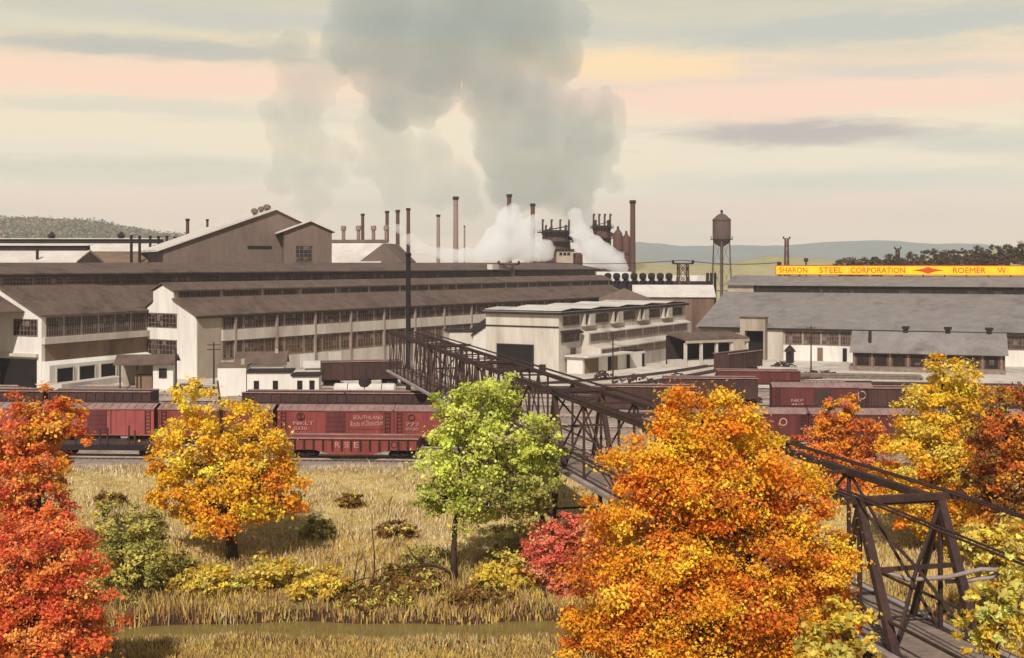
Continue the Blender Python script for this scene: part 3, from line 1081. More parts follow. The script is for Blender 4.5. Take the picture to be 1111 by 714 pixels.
def mill():
    root = thing('rolling_mill', 'longest glazed mill with pale crane band, running back from its stepped white gable end', 'mill building',
                 (-53.7, 211, 0), U_ANG)
    Ln = 156.0
    prof = [(0, -0.3), (0, 10.9), (5.8, 13.6), (5.8, 15.1), (8.4, 16.3), (11.0, 15.1), (11.0, 13.2), (12.6, 12.2), (12.6, -0.3)]
    MB().prism_x(prof, 0.0, Ln).build('wall', M_wallbeige, root)
    # pale cladding of the gable end and the first solid bay
    g = MB().prism_x([(0.02, 0), (0.02, 10.85), (5.78, 13.5), (5.78, 15.0), (8.4, 16.1), (8.4, 11.2), (4.9, 11.2), (4.9, 0)], -0.16, 0.0)
    g.prism_x([(8.402, 11.2), (8.402, 16.1), (10.98, 15.0), (10.98, 13.1), (12.55, 12.1), (12.55, 11.2)], -0.16, 0.0)
    g.box(-0.158, 0.0, 4.9, 12.55, 6.6, 8.6)
    g.build('gable_cladding', M_wallwhite, root)
    window(root, 5.1, 12.4, 8.65, 11.15, 8, 3, 'x')
    window(root, 5.1, 12.4, 3.0, 6.55, 8, 4, 'x')
    # roofs
    r = MB()
    r.slab_x(-0.5, 10.75, 5.78, 13.62, -0.6, Ln + 0.5, 0.22)
    r.slab_x(11.02, 13.22, 12.7, 12.25, -0.6, Ln + 0.5, 0.2)
    r.build('roof', M_roofbrown, root)
    m = MB()
    m.slab_x(5.3, 15.05, 8.4, 16.35, -0.6, Ln + 0.5, 0.2)
    m.slab_x(8.4, 16.35, 11.5, 15.05, -0.6, Ln + 0.5, 0.2)
    m.build('monitor_roof', M_roofbrown, root)
    # eaves gutter thickened in dark to paint deeper eave shade; crane band, base
    MB().box(-0.5, Ln, -0.72, -0.02, 10.5, 10.74).build('eave_shade_gutter', M_trimdark, root)
    MB().box(5.5, Ln, -0.42, 0.0, 6.35, 8.25).build('crane_band', M_wallpale, root)
    MB().box(5.5, Ln, -0.26, 0.0, 0.0, 2.9).build('plinth', M_wallpale, root)
    n = 0
    x = 5.5
    while x < Ln - 4:
        x1 = min(x + 5.1, Ln - 0.3)
        window(root, x + 0.25, x1 - 0.1, 8.3, 10.55, 7, 3, 'y')
        window(root, x + 0.25, x1 - 0.1, 3.2, 6.3, 6, 4, 'y', glass=M_glass2, frame=M_wallbrown)
        x += 5.15
        n += 1
    x = 8.5
    while x < Ln:
        MB().box(x - 0.2, x + 0.2, -0.5, 0.0, 0.0, 10.6).build('column', M_mull2, root)
        x += 10.3
    x = 1.0
    while x < Ln - 8:
        window(root, x, x + 9.6, 13.75, 15.0, 12, 1, 'y', off=5.8, name='monitor_window')
        x += 10.3
    for x0, c in ((25.0, 4.2), (33.0, 3.6)):
        MB().box(x0, x0 + c, -0.34, -0.27, 0.3, 2.7).build('door', M_wallwhite, root)


mill()


def back_mill():
    """the higher parallel building whose ridge closes the view of the mills"""
    root = thing('high_mill', 'highest long brown mill behind the glazed mill, its level ridge crossing the left half', 'mill building', (-71.2, 222.6, 0), U_ANG)
    x0, x1 = -60.0, 176.0
    MB().prism_x([(0, -0.3), (0, 18.1), (10, 19.75), (20, 18.1), (20, -0.3)], x0, x1).build('wall', M_wallbrown, root)
    r = MB()
    r.slab_x(-0.6, 17.98, 10, 19.78, x0 - 0.5, x1 + 0.5, 0.22)
    r.slab_x(10, 19.78, 20.6, 17.98, x0 - 0.5, x1 + 0.5, 0.22)
    r.build('roof', M_roofbrown, root)
    MB().box(x0, x1, -0.8, -0.03, 17.6, 17.9).build('eave_shade_gutter', M_trimdark, root)  # gutter made thick and dark so the eave shade reads deeper
    a = MB()
    a.slab_x(-8.2, 12.0, -0.02, 15.8, x0, x1, 0.2)
    a.build('aisle_roof', M_roofbrown, root)
    x = x0 + 1
    i = 0
    while x < x1 - 6:
        window(root, x, x + 5.6, 16.15, 17.6, 9, 2, 'y', glass=M_glass if i % 4 else M_glass2)
        x += 6.0
        i += 1
    v = MB()
    v.box(118, 121, -1.5, 0.2, 18.2, 19.6)
    v.build('roof_hatch', M_roofpale, root)


back_mill()


def left_mill():
    root = thing('corner_mill', 'shorter mill at the left edge with three square dark openings above a loading ramp', 'mill building', (-74.6, 196, 0), math.atan2(22, 10.4))
    Ln = 24.0
    MB().prism_x([(0, -0.3), (0, 11.6), (8.8, 15.9), (26, 15.9), (26, -0.3)], 0, Ln).build('wall', M_wallwhite, root)
    MB().slab_x(-0.5, 11.42, 8.9, 16.0, -0.6, Ln + 0.3, 0.22).build('roof', M_roofbrown, root)
    MB().box(0, Ln, -0.75, 0.0, 7.05, 8.1).build('crane_band', M_wallpale, root)
    MB().box(0.7, Ln, -0.1, 0.0, 4.2, 7.0).build('skirt', M_wallbrown, root)
    for i in range(6):
        window(root, 0.9 + i * 3.85, 0.9 + i * 3.85 + 3.6, 8.15, 11.3, 7, 3, 'y')
    MB().prism_x([(-1.6, 0), (-1.6, 3.7), (0, 4.3), (0, 0)], 0.1, Ln).build('lean_to', M_wallwhite, root)
    for x0 in (1.6, 6.4, 11.2):
        f = MB()
        f.box(x0 - .2, x0, -1.75, -1.55, 0.9, 3.3)
        f.box(x0 + 3.4, x0 + 3.6, -1.75, -1.55, 0.9, 3.3)
        f.box(x0, x0 + 3.4, -1.75, -1.55, 3.1, 3.3)
        w = f.build('opening', M_wallpale, root)
        MB().box(x0, x0 + 3.4, -1.64, -1.5, 0.95, 3.1).build('dark_bay', M_dark, w)
    # ramp
    MB().prism_y([(0, 0), (0, 0.85), (14, 1.0), (17, 0.0)], -4.2, -1.6).build('ramp', M_wallpale, root)
    # gable end facing left
    window(root, 0.8, 6.0, 8.3, 11.0, 7, 3, 'x')
    MB().box(-0.12, 0, 1.0, 9.0, 0, 4.6).build('door', M_dark, root)
    MB().box(-0.6, 0, 0.6, 9.4, 5.0, 5.5).build('lintel', M_wallpale, root)


left_mill()


def gabled_shed(name, label, px_apex, row_apex, D, half_l, half_r, drop_l, drop_r, depth, yaw, face_mat, roof_mat, extra=None):
    """tall shed seen against the sky: gable end turned by yaw, ridge running back"""
    p = P(px_apex, row_apex, D)
    root = thing(name, label, 'mill building', (p.x, p.y, 0), yaw)
    za = p.z
    MB().prism_y([(-half_l, 0), (half_r, 0), (half_r, za - drop_r), (0, za), (-half_l, za - drop_l)], 0, depth).build('wall', face_mat, root)
    r = MB()
    sl = drop_l / half_l
    sr = drop_r / half_r
    r.slab_y(-half_l - 1.6, za - drop_l - 1.6 * sl, 0, za + 0.05, -0.9, depth + 0.6, 0.45)
    r.slab_y(0, za + 0.05, half_r + 0.8, za - drop_r - 0.8 * sr, -0.9, depth + 0.6, 0.35)
    ro = r.build('roof', roof_mat, root)
    if extra:
        extra(root, za, ro)
    return root


def g_extra(root, za, ro):
    MB().box(-6.8, -1.0, -0.15, 0, za - 9.4, za - 8.7).build('louvre', M_dark, root)
    for i, (x, y) in enumerate(((-4.6, 2), (-2.4, 5), (-1.4, 2.5), (-0.6, 7), (-3.2, 9))):
        zb = za - 0.36 * abs(x)
        MB().lathe([(0.45, zb - 0.4), (0.45, zb + 0.9), (0.85, zb + 0.95), (0.8, zb + 1.6), (0.3, zb + 1.9)], 10, (x, y)).build('ventilator', M_wallbrown2, ro)


gabled_shed('open_hearth_shed', 'tallest brown gabled shed with a long pale roof edge sloping to the left', 299, 228, 300, 26.5, 8.0, 9.6, 3.6, 30, math.radians(24), M_wallbrown2, M_roofpale, g_extra)


def sg_extra(root, za, ro):
    window(root, -3.6, 0.4, za - 9.6, za - 5.6, 4, 4, 'y', off=-0.02, glass=M_glass)


gabled_shed('shed_annex', 'smaller gabled brown shed with a dark window, attached right of the tallest shed', 337, 240.5, 293, 6.2, 5.0, 2.3, 2.2, 16, math.radians(14), M_wallbrown2, M_roofpale, sg_extra)


def pale_shed():
    p = P(436, 284, 318)
    root = thing('white_roof_shed', 'low shed with a bright white roof slope and brown gable right of the annex', 'mill building', (p.x, p.y, 0), math.radians(-8))
    zr = Z(263.5, 325)
    MB().prism_x([(0, 0), (0, 19.6), (9, zr), (18, 19.6), (18, 0)], -22, -6.0).build('wall', M_wallbrown2, root)
    MB().prism_y([(-12, 0), (0, 0), (0, 20.2), (-5, zr - 0.2), (-12, 19.8)], 0.5, 17).build('gable_bay', M_wallbrown2, root)
    MB().slab_x(-0.6, 19.4, 9, zr, -22.5, -5.6, 0.3).build('roof', M_roofpale, root)
    MB().box(-22.5, -5.8, 8.3, 9.7, zr + 0.1, zr + 0.9).build('ridge_cap', M_wallbrown2, root)
    for i in range(4):
        MB().lathe([(0.5, zr), (0.5, zr + 3.4), (0.8, zr + 3.5), (0.7, zr + 4.6)], 10, (-18.0 + i * 4.1 - (0.6 if i == 3 else 0), 9.0)).build('ventilator', M_stackgrey, root)


pale_shed()

# low pale sheds at the far left
for px0, px1, D, rr, re, lab in ((-60, 96, 292, 272.5, 284, 'pale roofed low shed with dark ridge strip, nearest of the far left sheds'),
                                 (-60, 176, 350, 264.5, 275, 'long pale roofed shed with small ridge ventilators in front of the wooded hill'),
                                 (80, 186, 318, 274, 286, 'dark roofed low shed beside the cluster of short stacks')):
    x0, x1 = X(px0, D), X(px1, D)
    zr, ze = Z(rr, D), Z(re, D)
    root = thing('long_shed', lab, 'shed', ((x0 + x1) / 2, D - 9, 0), 0, 'far sheds at the left')
    hw = (x1 - x0) / 2
    dark = 'dark roofed' in lab
    MB().prism_x([(0, 0), (0, ze), (9, zr), (18, ze), (18, 0)], -hw, hw).build('wall', M_wallbrown, root)
    r = MB()
    r.slab_x(-0.5, ze - 0.2, 9, zr, -hw - .5, hw + .5, 0.3)
    r.slab_x(9, zr, 18.5, ze - 0.2, -hw - .5, hw + .5, 0.3)
    r.build('roof', M_wallbrown if dark else M_roofpale, root)
    if not dark:
        MB().box(-hw, hw, 8.2, 10.2, zr + 0.15, zr + 1.3).build('ridge_monitor', M_trimdark, root)
        MB().slab_x(7.6, zr + 1.32, 11, zr + 1.5, -hw - .3, hw + .3, 0.12).build('monitor_roof', M_roofpale, root)
        if 'ventilators' in lab:
            for xx in (-hw * .02, hw * .62):
                MB().lathe([(0.9, zr + 1.4), (0.9, zr + 2.1), (1.3, zr + 2.2), (0.2, zr + 3.4)], 8, (xx, 9.2)).build('ventilator', M_trimdark, root)


# ------------------------------------------------------------------ white shop with monitor roof
def white_shop():
    root = thing('machine_shop', 'off white shop with a big dark doorway, grey striped monitor roof and stepped glazed side', 'factory building', (8.4, 222, 0), math.radians(60))
    Ln, W = 60.0, 15.3
    MB().box(0, Ln, 0, W, -0.3, 10.6).build('wall', M_wallpale, root)
    # flat main roof edge plus three pale monitors lying across it
    MB().box(-0.7, Ln + 0.4, -0.75, W + 0.5, 10.6, 11.0).build('fascia', M_trimdark, root)
    MB().box(-0.6, Ln + 0.3, -0.65, W + 0.4, 11.0, 11.15).build('roof', M_roofgrey, root)
    for i in range(5):
        a = 0.1 + i * 11.95
        w = MB()
        w.prism_y([(a, 11.15), (a + 11.6, 11.15), (a + 11.6, 11.3), (a + 4, 11.62), (a, 11.32)], -0.3, W)
        w.build('roof_monitor', M_trimdark, root)
        t = MB()
        t.slab_y(a - .3, 11.32, a + 4, 11.64, -0.6, W + 0.2, 0.1)
        t.slab_y(a + 4, 11.64, a + 11.6, 11.32, -0.6, W + 0.2, 0.1)
        t.build('monitor_roof', M_roofpale, root)
    # front end (faces -x): string course, doorway
    MB().box(-0.14, 0, 0, W, 8.25, 8.5).build('string_course', M_trimdark, root)
    d = MB()
    d.box(-0.2, 0.0, 5.4, 12.6, 4.8, 5.1)
    d.box(-0.2, 0.0, 5.1, 5.4, 0, 5.1)
    d.box(-0.2, 0.0, 12.6, 12.9, 0, 5.1)
    df = d.build('doorway', M_trimdark, root)
    MB().box(-0.08, 0.0, 5.4, 12.6, 0, 4.8).build('dark_bay', M_dark, df)
    MB().box(-0.9, -0.16, 2.6, 3.6, 0, 1.6).build('crate', M_trimdark, root)
    # side (faces -y): clerestory row of alternating glazing and pale hoods
    x = 1.6
    i = 0
    while x < Ln - 4:
        if i % 2 == 0:
            window(root, x, x + 6.4, 8.5, 10.3, 8, 2, 'y', glass=M_glass2)
            x += 7.1
        else:
            h = MB()
            h.box(x + 0.2, x + 4.8, -0.9, 0.0, 8.2, 8.45)
            h.box(x + 0.2, x + 0.8, -0.7, 0.0, 8.45, 10.4)
            h.box(x + 2.6, x + 4.8, -0.7, 0.0, 8.45, 10.4)
            hd = h.build('bay_hood', M_wallpale, root)
            MB().box(x + 0.8, x + 2.6, -0.1, 0.0, 8.45, 10.3).build('dark_bay', M_dark, hd)
            x += 5.4
        i += 1
    # first step: roof ledge over a glazed strip
    MB().prism_x([(-0.9, 7.25), (0, 7.7), (0, 7.4), (-0.9, 7.0)], 0.6, 8.2).build('ledge', M_trimdark, root)
    window(root, 0.8, 8.0, 5.5, 7.1, 9, 2, 'y')
    MB().prism_x([(-1.5, 0), (-1.5, 6.9), (0, 7.4), (0, 0)], 9.0, Ln).build('aisle', M_wallpale, root)
    x = 9.6
    while x < Ln - 4:
        window(root, x, x + 7.6, 5.3, 6.75, 10, 2, 'y', off=-1.5, glass=M_glass2)
        x += 8.0
    window(root, 4.4, 6.6, 3.0, 4.4, 2, 2, 'y', glass=M_glass2)
    # second step
    MB().prism_x([(-4.5, 0), (-4.5, 4.2), (-1.5, 4.7), (-1.5, 0)], 8.0, Ln).build('lean_to', M_wallpale, root)
    x = 8.4
    while x < Ln - 4:
        window(root, x, x + 7.6, 2.9, 4.0, 10, 2, 'y', off=-4.5, glass=M_glass2, frame=M_wallbrown)
        x += 8.0


white_shop()


# loading sheds in front of the white shop
def loading_sheds():
    sp = math.radians(52)
    p = P(628, 404, 0)  # direction only
    D = 20 * F / (406 - HZ)
    root = thing('loading_shed', 'low white loading shed with brown doors below the stepped side of the shop', 'shed', (X(632, D), D, 0), sp)
    MB().box(0, 21, 0, 3.4, 0, 3.0).build('wall', M_wallwhite, root)
    MB().box(-0.6, 15, -1.6, 3.6, 3.0, 3.25).build('roof', M_roofpale, root)
    for x0, x1, m, nm in ((0.6, 5.0, M_wallbrown, 'door'), (9.4, 11.4, M_wallbrown, 'door'), (8.2, 9.2, M_dark, 'doorway'), (14.6, 15.6, M_dark, 'doorway'), (20.0, 20.8, M_dark, 'doorway')):
        MB().box(x0, x1, -0.1, 0, 0.1, 2.6).build(nm, m, root)
    MB().box(16.2, 20.9, 0.2, 3.2, 3.0, 3.3).build('low_roof', M_trimdark, root)
    D = 20 * F / (398 - HZ)
    r2 = thing('dock_canopy', 'long dark canopy on pale posts sheltering the dock left of the tall dark door', 'canopy', (X(742, D), D, 0), math.radians(26))
    MB().slab_x(-0.6, 5.0, 6.2, 5.9, 0, 15, 0.3).build('roof', M_roofbrown, r2)
    MB().box(0, 15, 6, 6.3, 0, 5.7).build('back_wall', M_trimdark, r2)
    MB().box(0, 15, -0.7, -0.5, 4.5, 5.0).build('fascia', M_wallbeige, r2)
    for i in range(5):
        MB().box(i * 3.6, i * 3.6 + 0.5, -0.4, 0.1, 0, 4.5).build('post', M_wallpale, r2)
    MB().box(0, 15, 0.2, 5.8, 0, 1.0).build('dock', M_wallpale, r2)


loading_sheds()

# ------------------------------------------------------------------ grey roofed warehouse with the sign
R_ANG = math.radians(-22)
RX, RY = 39.6, 261.0


def r_t(px, yl=0.0):
    """position along the warehouse at which the plane y=yl is seen in picture column px"""
    k = (px - 555.5) / F
    c, s = math.cos(R_ANG), math.sin(R_ANG)
    # x = RX + c t - s yl ; y = RY + s t + c yl
    return (k * (RY + c * yl) - RX + s * yl) / (c - k * s)


def warehouse():
    root = thing('warehouse', 'grey roofed warehouse with dark clerestory strip along the right side of the yard', 'factory building', (RX, RY, 0), R_ANG)
    Ln = 92.0
    prof = [(0, -0.3), (0, 6.6), (28, 13.0), (28, 14.9), (38, 16.7), (48, 14.9), (48, 13.0), (76, 6.6), (76, -0.3)]
    MB().prism_x(prof, 0, Ln).build('wall', M_wallbeige, root)
    r = MB()
    r.slab_x(-0.8, 6.42, 27.98, 13.05, -0.6, Ln, 0.2)
    r.slab_x(48.02, 13.05, 76.8, 6.42, -0.6, Ln, 0.2)
    r.build('roof', M_roofgrey, root)
    m = MB()
    m.slab_x(27.2, 14.75, 38, 16.75, -0.6, Ln, 0.2)
    m.slab_x(38, 16.75, 48.8, 14.75, -0.6, Ln, 0.2)
    m.build('monitor_roof', M_roofgrey, root)
    x = 6.0
    while x < Ln - 6:
        window(root, x, x + 6.38, 13.1, 14.75, 9, 2, 'y', off=28.0, name='monitor_window', frame=M_trimdark, glass=M_glassdark)
        x += 6.4
    MB().box(0, Ln, -0.9, -0.82, 6.2, 6.55).build('eave_shade_gutter', M_trimdark, root)  # dark gutter strip, extra tall to stand in for shade under the eave
    # tall door tower
    a, b_ = r_t(806), r_t(833)
    t = MB()
    t.box(a, b_, -3.0, 0, 6.0, 8.6)
    t.box(a, a + 1.0, -3.0, 0, 0, 6.0)
    t.box(b_ - 0.4, b_, -3.0, 0, 0, 6.0)
    t.build('door_tower', M_wallbeige, root)
    MB().box(a - .2, b_ + .2, -3.2, 0.2, 8.6, 8.8).build('tower_roof', M_roofbrown, root)
    MB().box(a + 1.0, b_ - 0.4, -0.3, 0.0, 0, 6.0).build('door', M_dark, root)
    p = MB()
    p.box(b_ + 0.02, r_t(850), -0.35, 0, 0, 6.3)
    p.build('pier', M_wallpale, root)
    for i in range(4):
        w0, w1 = r_t(852), r_t(932)
        d = (w1 - w0) / 4
        window(root, w0 + i * d, w0 + (i + 1) * d - 0.25, 3.3, 5.9, 7, 3, 'y', glass=M_glass2)
    MB().box(r_t(850) + .02, Ln, -0.2, 0, 0, 3.1).build('lower_wall', M_wallwhite, root)
    for p0, p1, m_ in ((887, 893, M_wallbrown), (894, 904, M_wallwhite), (905, 914, M_wallwhite), (914.5, 919, M_dark)):
        MB().box(r_t(p0), r_t(p1), -0.32, -0.2, 0, 2.7).build('door', m_, root)
    for i in range(4):
        w0 = r_t(1085) + i * 5
        window(root, w0, w0 + 4.6, 3.3, 5.9, 7, 3, 'y', glass=M_glass2)
    # the sign
    s = thing('roof_sign', 'long yellow sign board with red lettering and a red diamond on the warehouse ridge', 'sign', (RX, RY, 0), R_ANG)
    yl = 37.2
    x0, x1 = r_t(842, yl), r_t(1128, yl)
    zb, zt = 17.3, 19.25
    MB().box(x0, x1, yl, yl + 0.25, zb, zt).build('board', M_yellow, s)
    e = MB()
    e.box(x0 - .15, x1, yl - .06, yl + .31, zt, zt + 0.16)
    e.box(x0 - .15, x1, yl - .06, yl + .31, zb - 0.16, zb)
    e.box(x0 - .15, x0, yl - .06, yl + .31, zb, zt)
    e.build('frame', M_orange, s)
    i = 0
    while x0 + i * 4.6 < x1:
        xx = x0 + 0.8 + i * 4.6
        q = MB()
        q.box(xx - .14, xx + .14, yl + .02, yl + .2, 16.6, zb - 0.16)
        q.beam((xx, yl + .2, zb + 0.6), (xx, yl + 3.4, 16.3), 0.12)
        q.build('post', M_trimdark, s)
        i += 1
    for i in range(1, 14):
        xx = x0 + (x1 - x0) * i / 14
        MB().box(xx - .03, xx + .03, yl - .006, yl, zb, zt).build('seam', M_roofpale, s)
    zl0, zl1 = zb + 0.36, zt - 0.34
    for word, p0, p1 in (('SHARON', 845.5, 876), ('STEEL', 889, 914), ('CORPORATION', 923, 982), ('ROEMER', 1034, 1069.5), ('W', 1082.5, 1091.5)):
        place_text(word, M_orange, s, r_t(p0, yl), r_t(p1, yl), zl0, zl1, yl - 0.012)
    c = (r_t(990, yl) + r_t(1024, yl)) / 2
    hw = (r_t(1024, yl) - r_t(990, yl)) / 2
    zc = (zb + zt) / 2
    dm = MB().prism_y([(c - hw, zc), (c - hw * .35, zc - .32), (c, zc - .78), (c + hw * .35, zc - .32), (c + hw, zc), (c + hw * .35, zc + .32), (c, zc + .78), (c - hw * .35, zc + .32)], yl - 0.03, yl - 0.004)
    dm.build('diamond', M_orange, s)


warehouse()


def brick_shed():
    root = thing('brick_shed', 'low dark brick shed with grey gable roof and three roof ventilators in the yard', 'shed', (X(922, 233), 231, 0), math.radians(-19))
    Ln, W = 26.5, 11.0
    MB().prism_x([(0, -0.2), (0, 3.7), (W / 2, 6.7), (W, 3.7), (W, -0.2)], 0, Ln).build('wall', M_brick, root)
    r = MB()
    r.slab_x(-1.0, 3.25, W / 2, 6.8, -0.5, Ln + 0.5, 0.18)
    r.slab_x(W / 2, 6.8, W + 1.0, 3.25, -0.5, Ln + 0.5, 0.18)
    ro = r.build('roof', M_roofgrey, root)
    for x in (9.3, 16.8, 24.0):
        v = MB().box(x - .45, x + .45, W / 2 - .4, W / 2 + .4, 6.6, 7.5)
        v.box(x - .7, x + .7, W / 2 - .6, W / 2 + .6, 7.5, 8.0)
        v.build('ventilator', M_trimdark, ro)
    MB().tube([(3.0, 2.0, 4.5), (3.0, 2.0, 7.2)], 0.3, 8).build('chimney_pipe', M_trimdark, ro)
    for i in range(8):
        window(root, 0.8 + i * 3.2, 2.9 + i * 3.2, 1.0, 2.9, 4, 2, 'y', frame=M_trimdark)
    for i in range(9):
        MB().box(i * 3.2 + .1, i * 3.2 + .45, -0.2, 0, 0, 3.3).build('pier', M_wood, root)
    MB().box(-0.5, Ln, -2.2, -0.25, 0.0, 0.8).build('platform', M_wood, root)


brick_shed()


def outhouse():
    D = 20 * F / (391 - HZ)
    root = thing('watchman_hut', 'tiny dark hut with a pointed roof against the white warehouse wall', 'hut', (X(857, D - 6), D - 6, 0), R_ANG)
    MB().box(-0.7, 0.7, -0.7, 0.7, 0, 2.2).build('wall', M_trimdark, root)
    MB().lathe([(1.25, 2.2), (0.75, 2.9), (0.15, 3.5), (0.04, 3.7)], 4).build('roof', M_trimdark, root)
    MB().box(-0.35, 0.35, -0.76, -0.7, 0.1, 1.9).build('door', M_dark, root)


outhouse()


# ------------------------------------------------------------------ yard offices at the left
def yard_offices():
    D = 194
    root = thing('gate_house', 'brown roofed open shelter with a small white hut below the stepped gable end', 'shed', (X(128, D), D, 0), math.radians(8))
    MB().box(0, 8.4, 4.6, 4.8, 0, 3.6).build('back_wall', M_wallbeige, root)
    MB().box(5.3, 8.4, 0.2, 4.6, 0, 4.0).build('hut', M_wallwhite, root)
    window(root, 6.2, 7.4, 1.8, 3.3, 2, 2, 'y', off=0.2, frame=M_trimdark)
    r = MB()
    r.prism_x([(-0.8, 3.9), (2.4, 5.2), (5.2, 4.1), (5.2, 4.25), (2.4, 5.4), (-0.8, 4.05)], -0.6, 8.9)
    r.build('roof', M_roofbrown, root)
    for x in (0.2, 2.8):
        MB().box(x, x + 0.2, 0, 0.2, 0, 4.0).build('post', M_trimdark, root)
    MB().box(2.4, 5.0, 1.2, 3.2, 0, 2.2).build('bin', M_wallbrown, root)
    MB().tube([(8.9, -0.2, 0), (8.9, -0.2, 6.4)], 0.14, 8).build('pole', M_trimdark, root)

    D = 184
    a = thing('pink_office', 'cube shaped whitish office with thick flat roof, left of the low white office', 'office', (X(236, D), D, 0), math.radians(4))
    MB().box(0, 4.2, 0, 5, 0, 4.5).build('wall', M_wallwhite, a)
    MB().box(-0.25, 4.4, -0.25, 5.2, 4.5, 4.75).build('roof', M_wallbrown, a)
    MB().box(3.4, 3.9, 0.6, 1.1, 4.75, 5.6).build('chimney', M_wallbeige, a)

    b_ = thing('white_office', 'low white office with small dark windows and dark flat roof beside the tank car', 'office', (X(268, D), D, 0), math.radians(4))
    MB().box(0, 6.4, 0, 5, 0, 3.6).box(6.4, 10.6, 0, 5, 0, 3.0).build('wall', M_wallwhite, b_)
    MB().box(-0.1, 6.6, -0.25, 5.2, 3.6, 3.85).box(6.6, 10.8, -0.25, 5.2, 3.0, 3.25).build('roof', M_trimdark, b_)
    for x in (1.0, 3.8, 7.4, 9.2):
        window(b_, x, x + 0.75, 1.0, 2.4, 2, 2, 'y', frame=M_trimdark, glass=M_dark)

    D = 203
    c = thing('brown_roof_shed', 'white shed with a brown hipped roof behind the white office', 'shed', (X(257, D), D, 0), math.radians(6))
    MB().box(0, 7.6, 0, 5.2, 0, 3.3).build('wall', M_wallwhite, c)
    MB().prism_x([(-0.5, 3.2), (2.7, 5.0), (5.6, 3.2), (5.6, 3.35), (2.7, 5.2), (-0.5, 3.35)], -0.5, 8.1).build('roof', M_roofbrown, c)
    MB().box(6.0, 6.5, 2.2, 2.7, 4.4, 5.6).build('chimney', M_wallbeige, c)

    D = 199
    d = thing('tool_shed', 'small white box shed with a lid like roof beside the dark gondola', 'shed', (X(331, D), D, 0), math.radians(10))
    MB().box(0, 4.5, 0, 3.6, 0, 3.0).build('wall', M_wallpale, d)
    MB().prism_x([(-0.3, 3.0), (-0.3, 3.2), (3.9, 3.9), (3.9, 3.0)], -0.3, 4.8).build('roof', M_roofpale, d)

    D = 238
    e = thing('gable_house', 'white gabled house tucked behind the far end of the bridge, left of the white shop', 'house', (X(488, D), D, 0), math.radians(12))
    MB().box(0, 4.6, 0.4, 7, 0, 6.6).build('wall', M_wallpale, e)
    MB().box(-0.2, 4.8, 0.2, 7.2, 6.6, 6.8).build('roof', M_trimdark, e)
    MB().prism_y([(4.6, 0), (8.2, 0), (8.2, 8.4), (4.6, 6.0)], 0, 7).build('gable_wing', M_wallwhite, e)
    MB().slab_y(4.2, 5.9, 8.3, 8.65, -0.4, 7.2, 0.2).build('wing_roof', M_trimdark, e)


yard_offices()


# ------------------------------------------------------------------ railway
TR = -0.06   # heading of the tracks: slightly nearer to the right


def track_y(x, y0):
    return y0 + math.tan(TR) * x


def track(y0, x0, x1, label):
    root = thing('railway_track', None, None, (0, y0, 0), TR)
    root['kind'] = 'structure'
    L0, L1 = x0, x1
    b = MB()
    b.prism_x([(-1.9, -0.06), (-1.3, 0.16), (1.3, 0.16), (1.9, -0.06)], L0, L1)
    b.build('ballast', M_ballast, root)
    t = MB()
    x = L0 + 0.3
    while x < L1:
        t.box(x, x + 0.24, -1.25, 1.25, 0.12, 0.24)
        x += 0.62
    t.build('sleepers', M_tie, root)
    for s in (-0.72, 0.72):
        MB().box(L0, L1, s - 0.04, s + 0.04, 0.24, 0.4).build('rail', M_rail, root)
    return root


YF, YB, Y3, Y4, Y5, Y6 = 123.5, 132.0, 150.0, 160.0, 172.0, 194.0
for y0 in (YF, YB, 141.0, Y3, Y4, Y5, 183.0, Y6):
    track(y0, -90, 110, '')


def on_track(px, y0):
    """point on a track seen in picture column px"""
    k = (px - 555.5) / F
    x = k * y0 / (1 - k * math.tan(TR))
    return Vector((x, track_y(x, y0), 0.4))


def bogie(parent, x, m=None):
    b = MB()
    b.box(x - 1.15, x + 1.15, -0.98, -0.86, 0.35, 0.66)
    b.box(x - 1.15, x + 1.15, 0.86, 0.98, 0.35, 0.66)
    b.box(x - 0.2, x + 0.2, -0.86, 0.86, 0.4, 0.75)
    b.box(x - 0.35, x + 0.35, -1.0, -0.84, 0.28, 0.5)
    bo = b.build('bogie', M_black, parent)
    for wx in (-0.85, 0.85):
        w = MB()
        for s in (-0.72, 0.72):
            w.tube([(x + wx, s - 0.07, 0.42), (x + wx, s + 0.07, 0.42)], 0.42, 14)
        w.tube([(x + wx, -0.7, 0.42), (x + wx, 0.7, 0.42)], 0.08, 6)
        w.build('wheelset', M_black, bo)


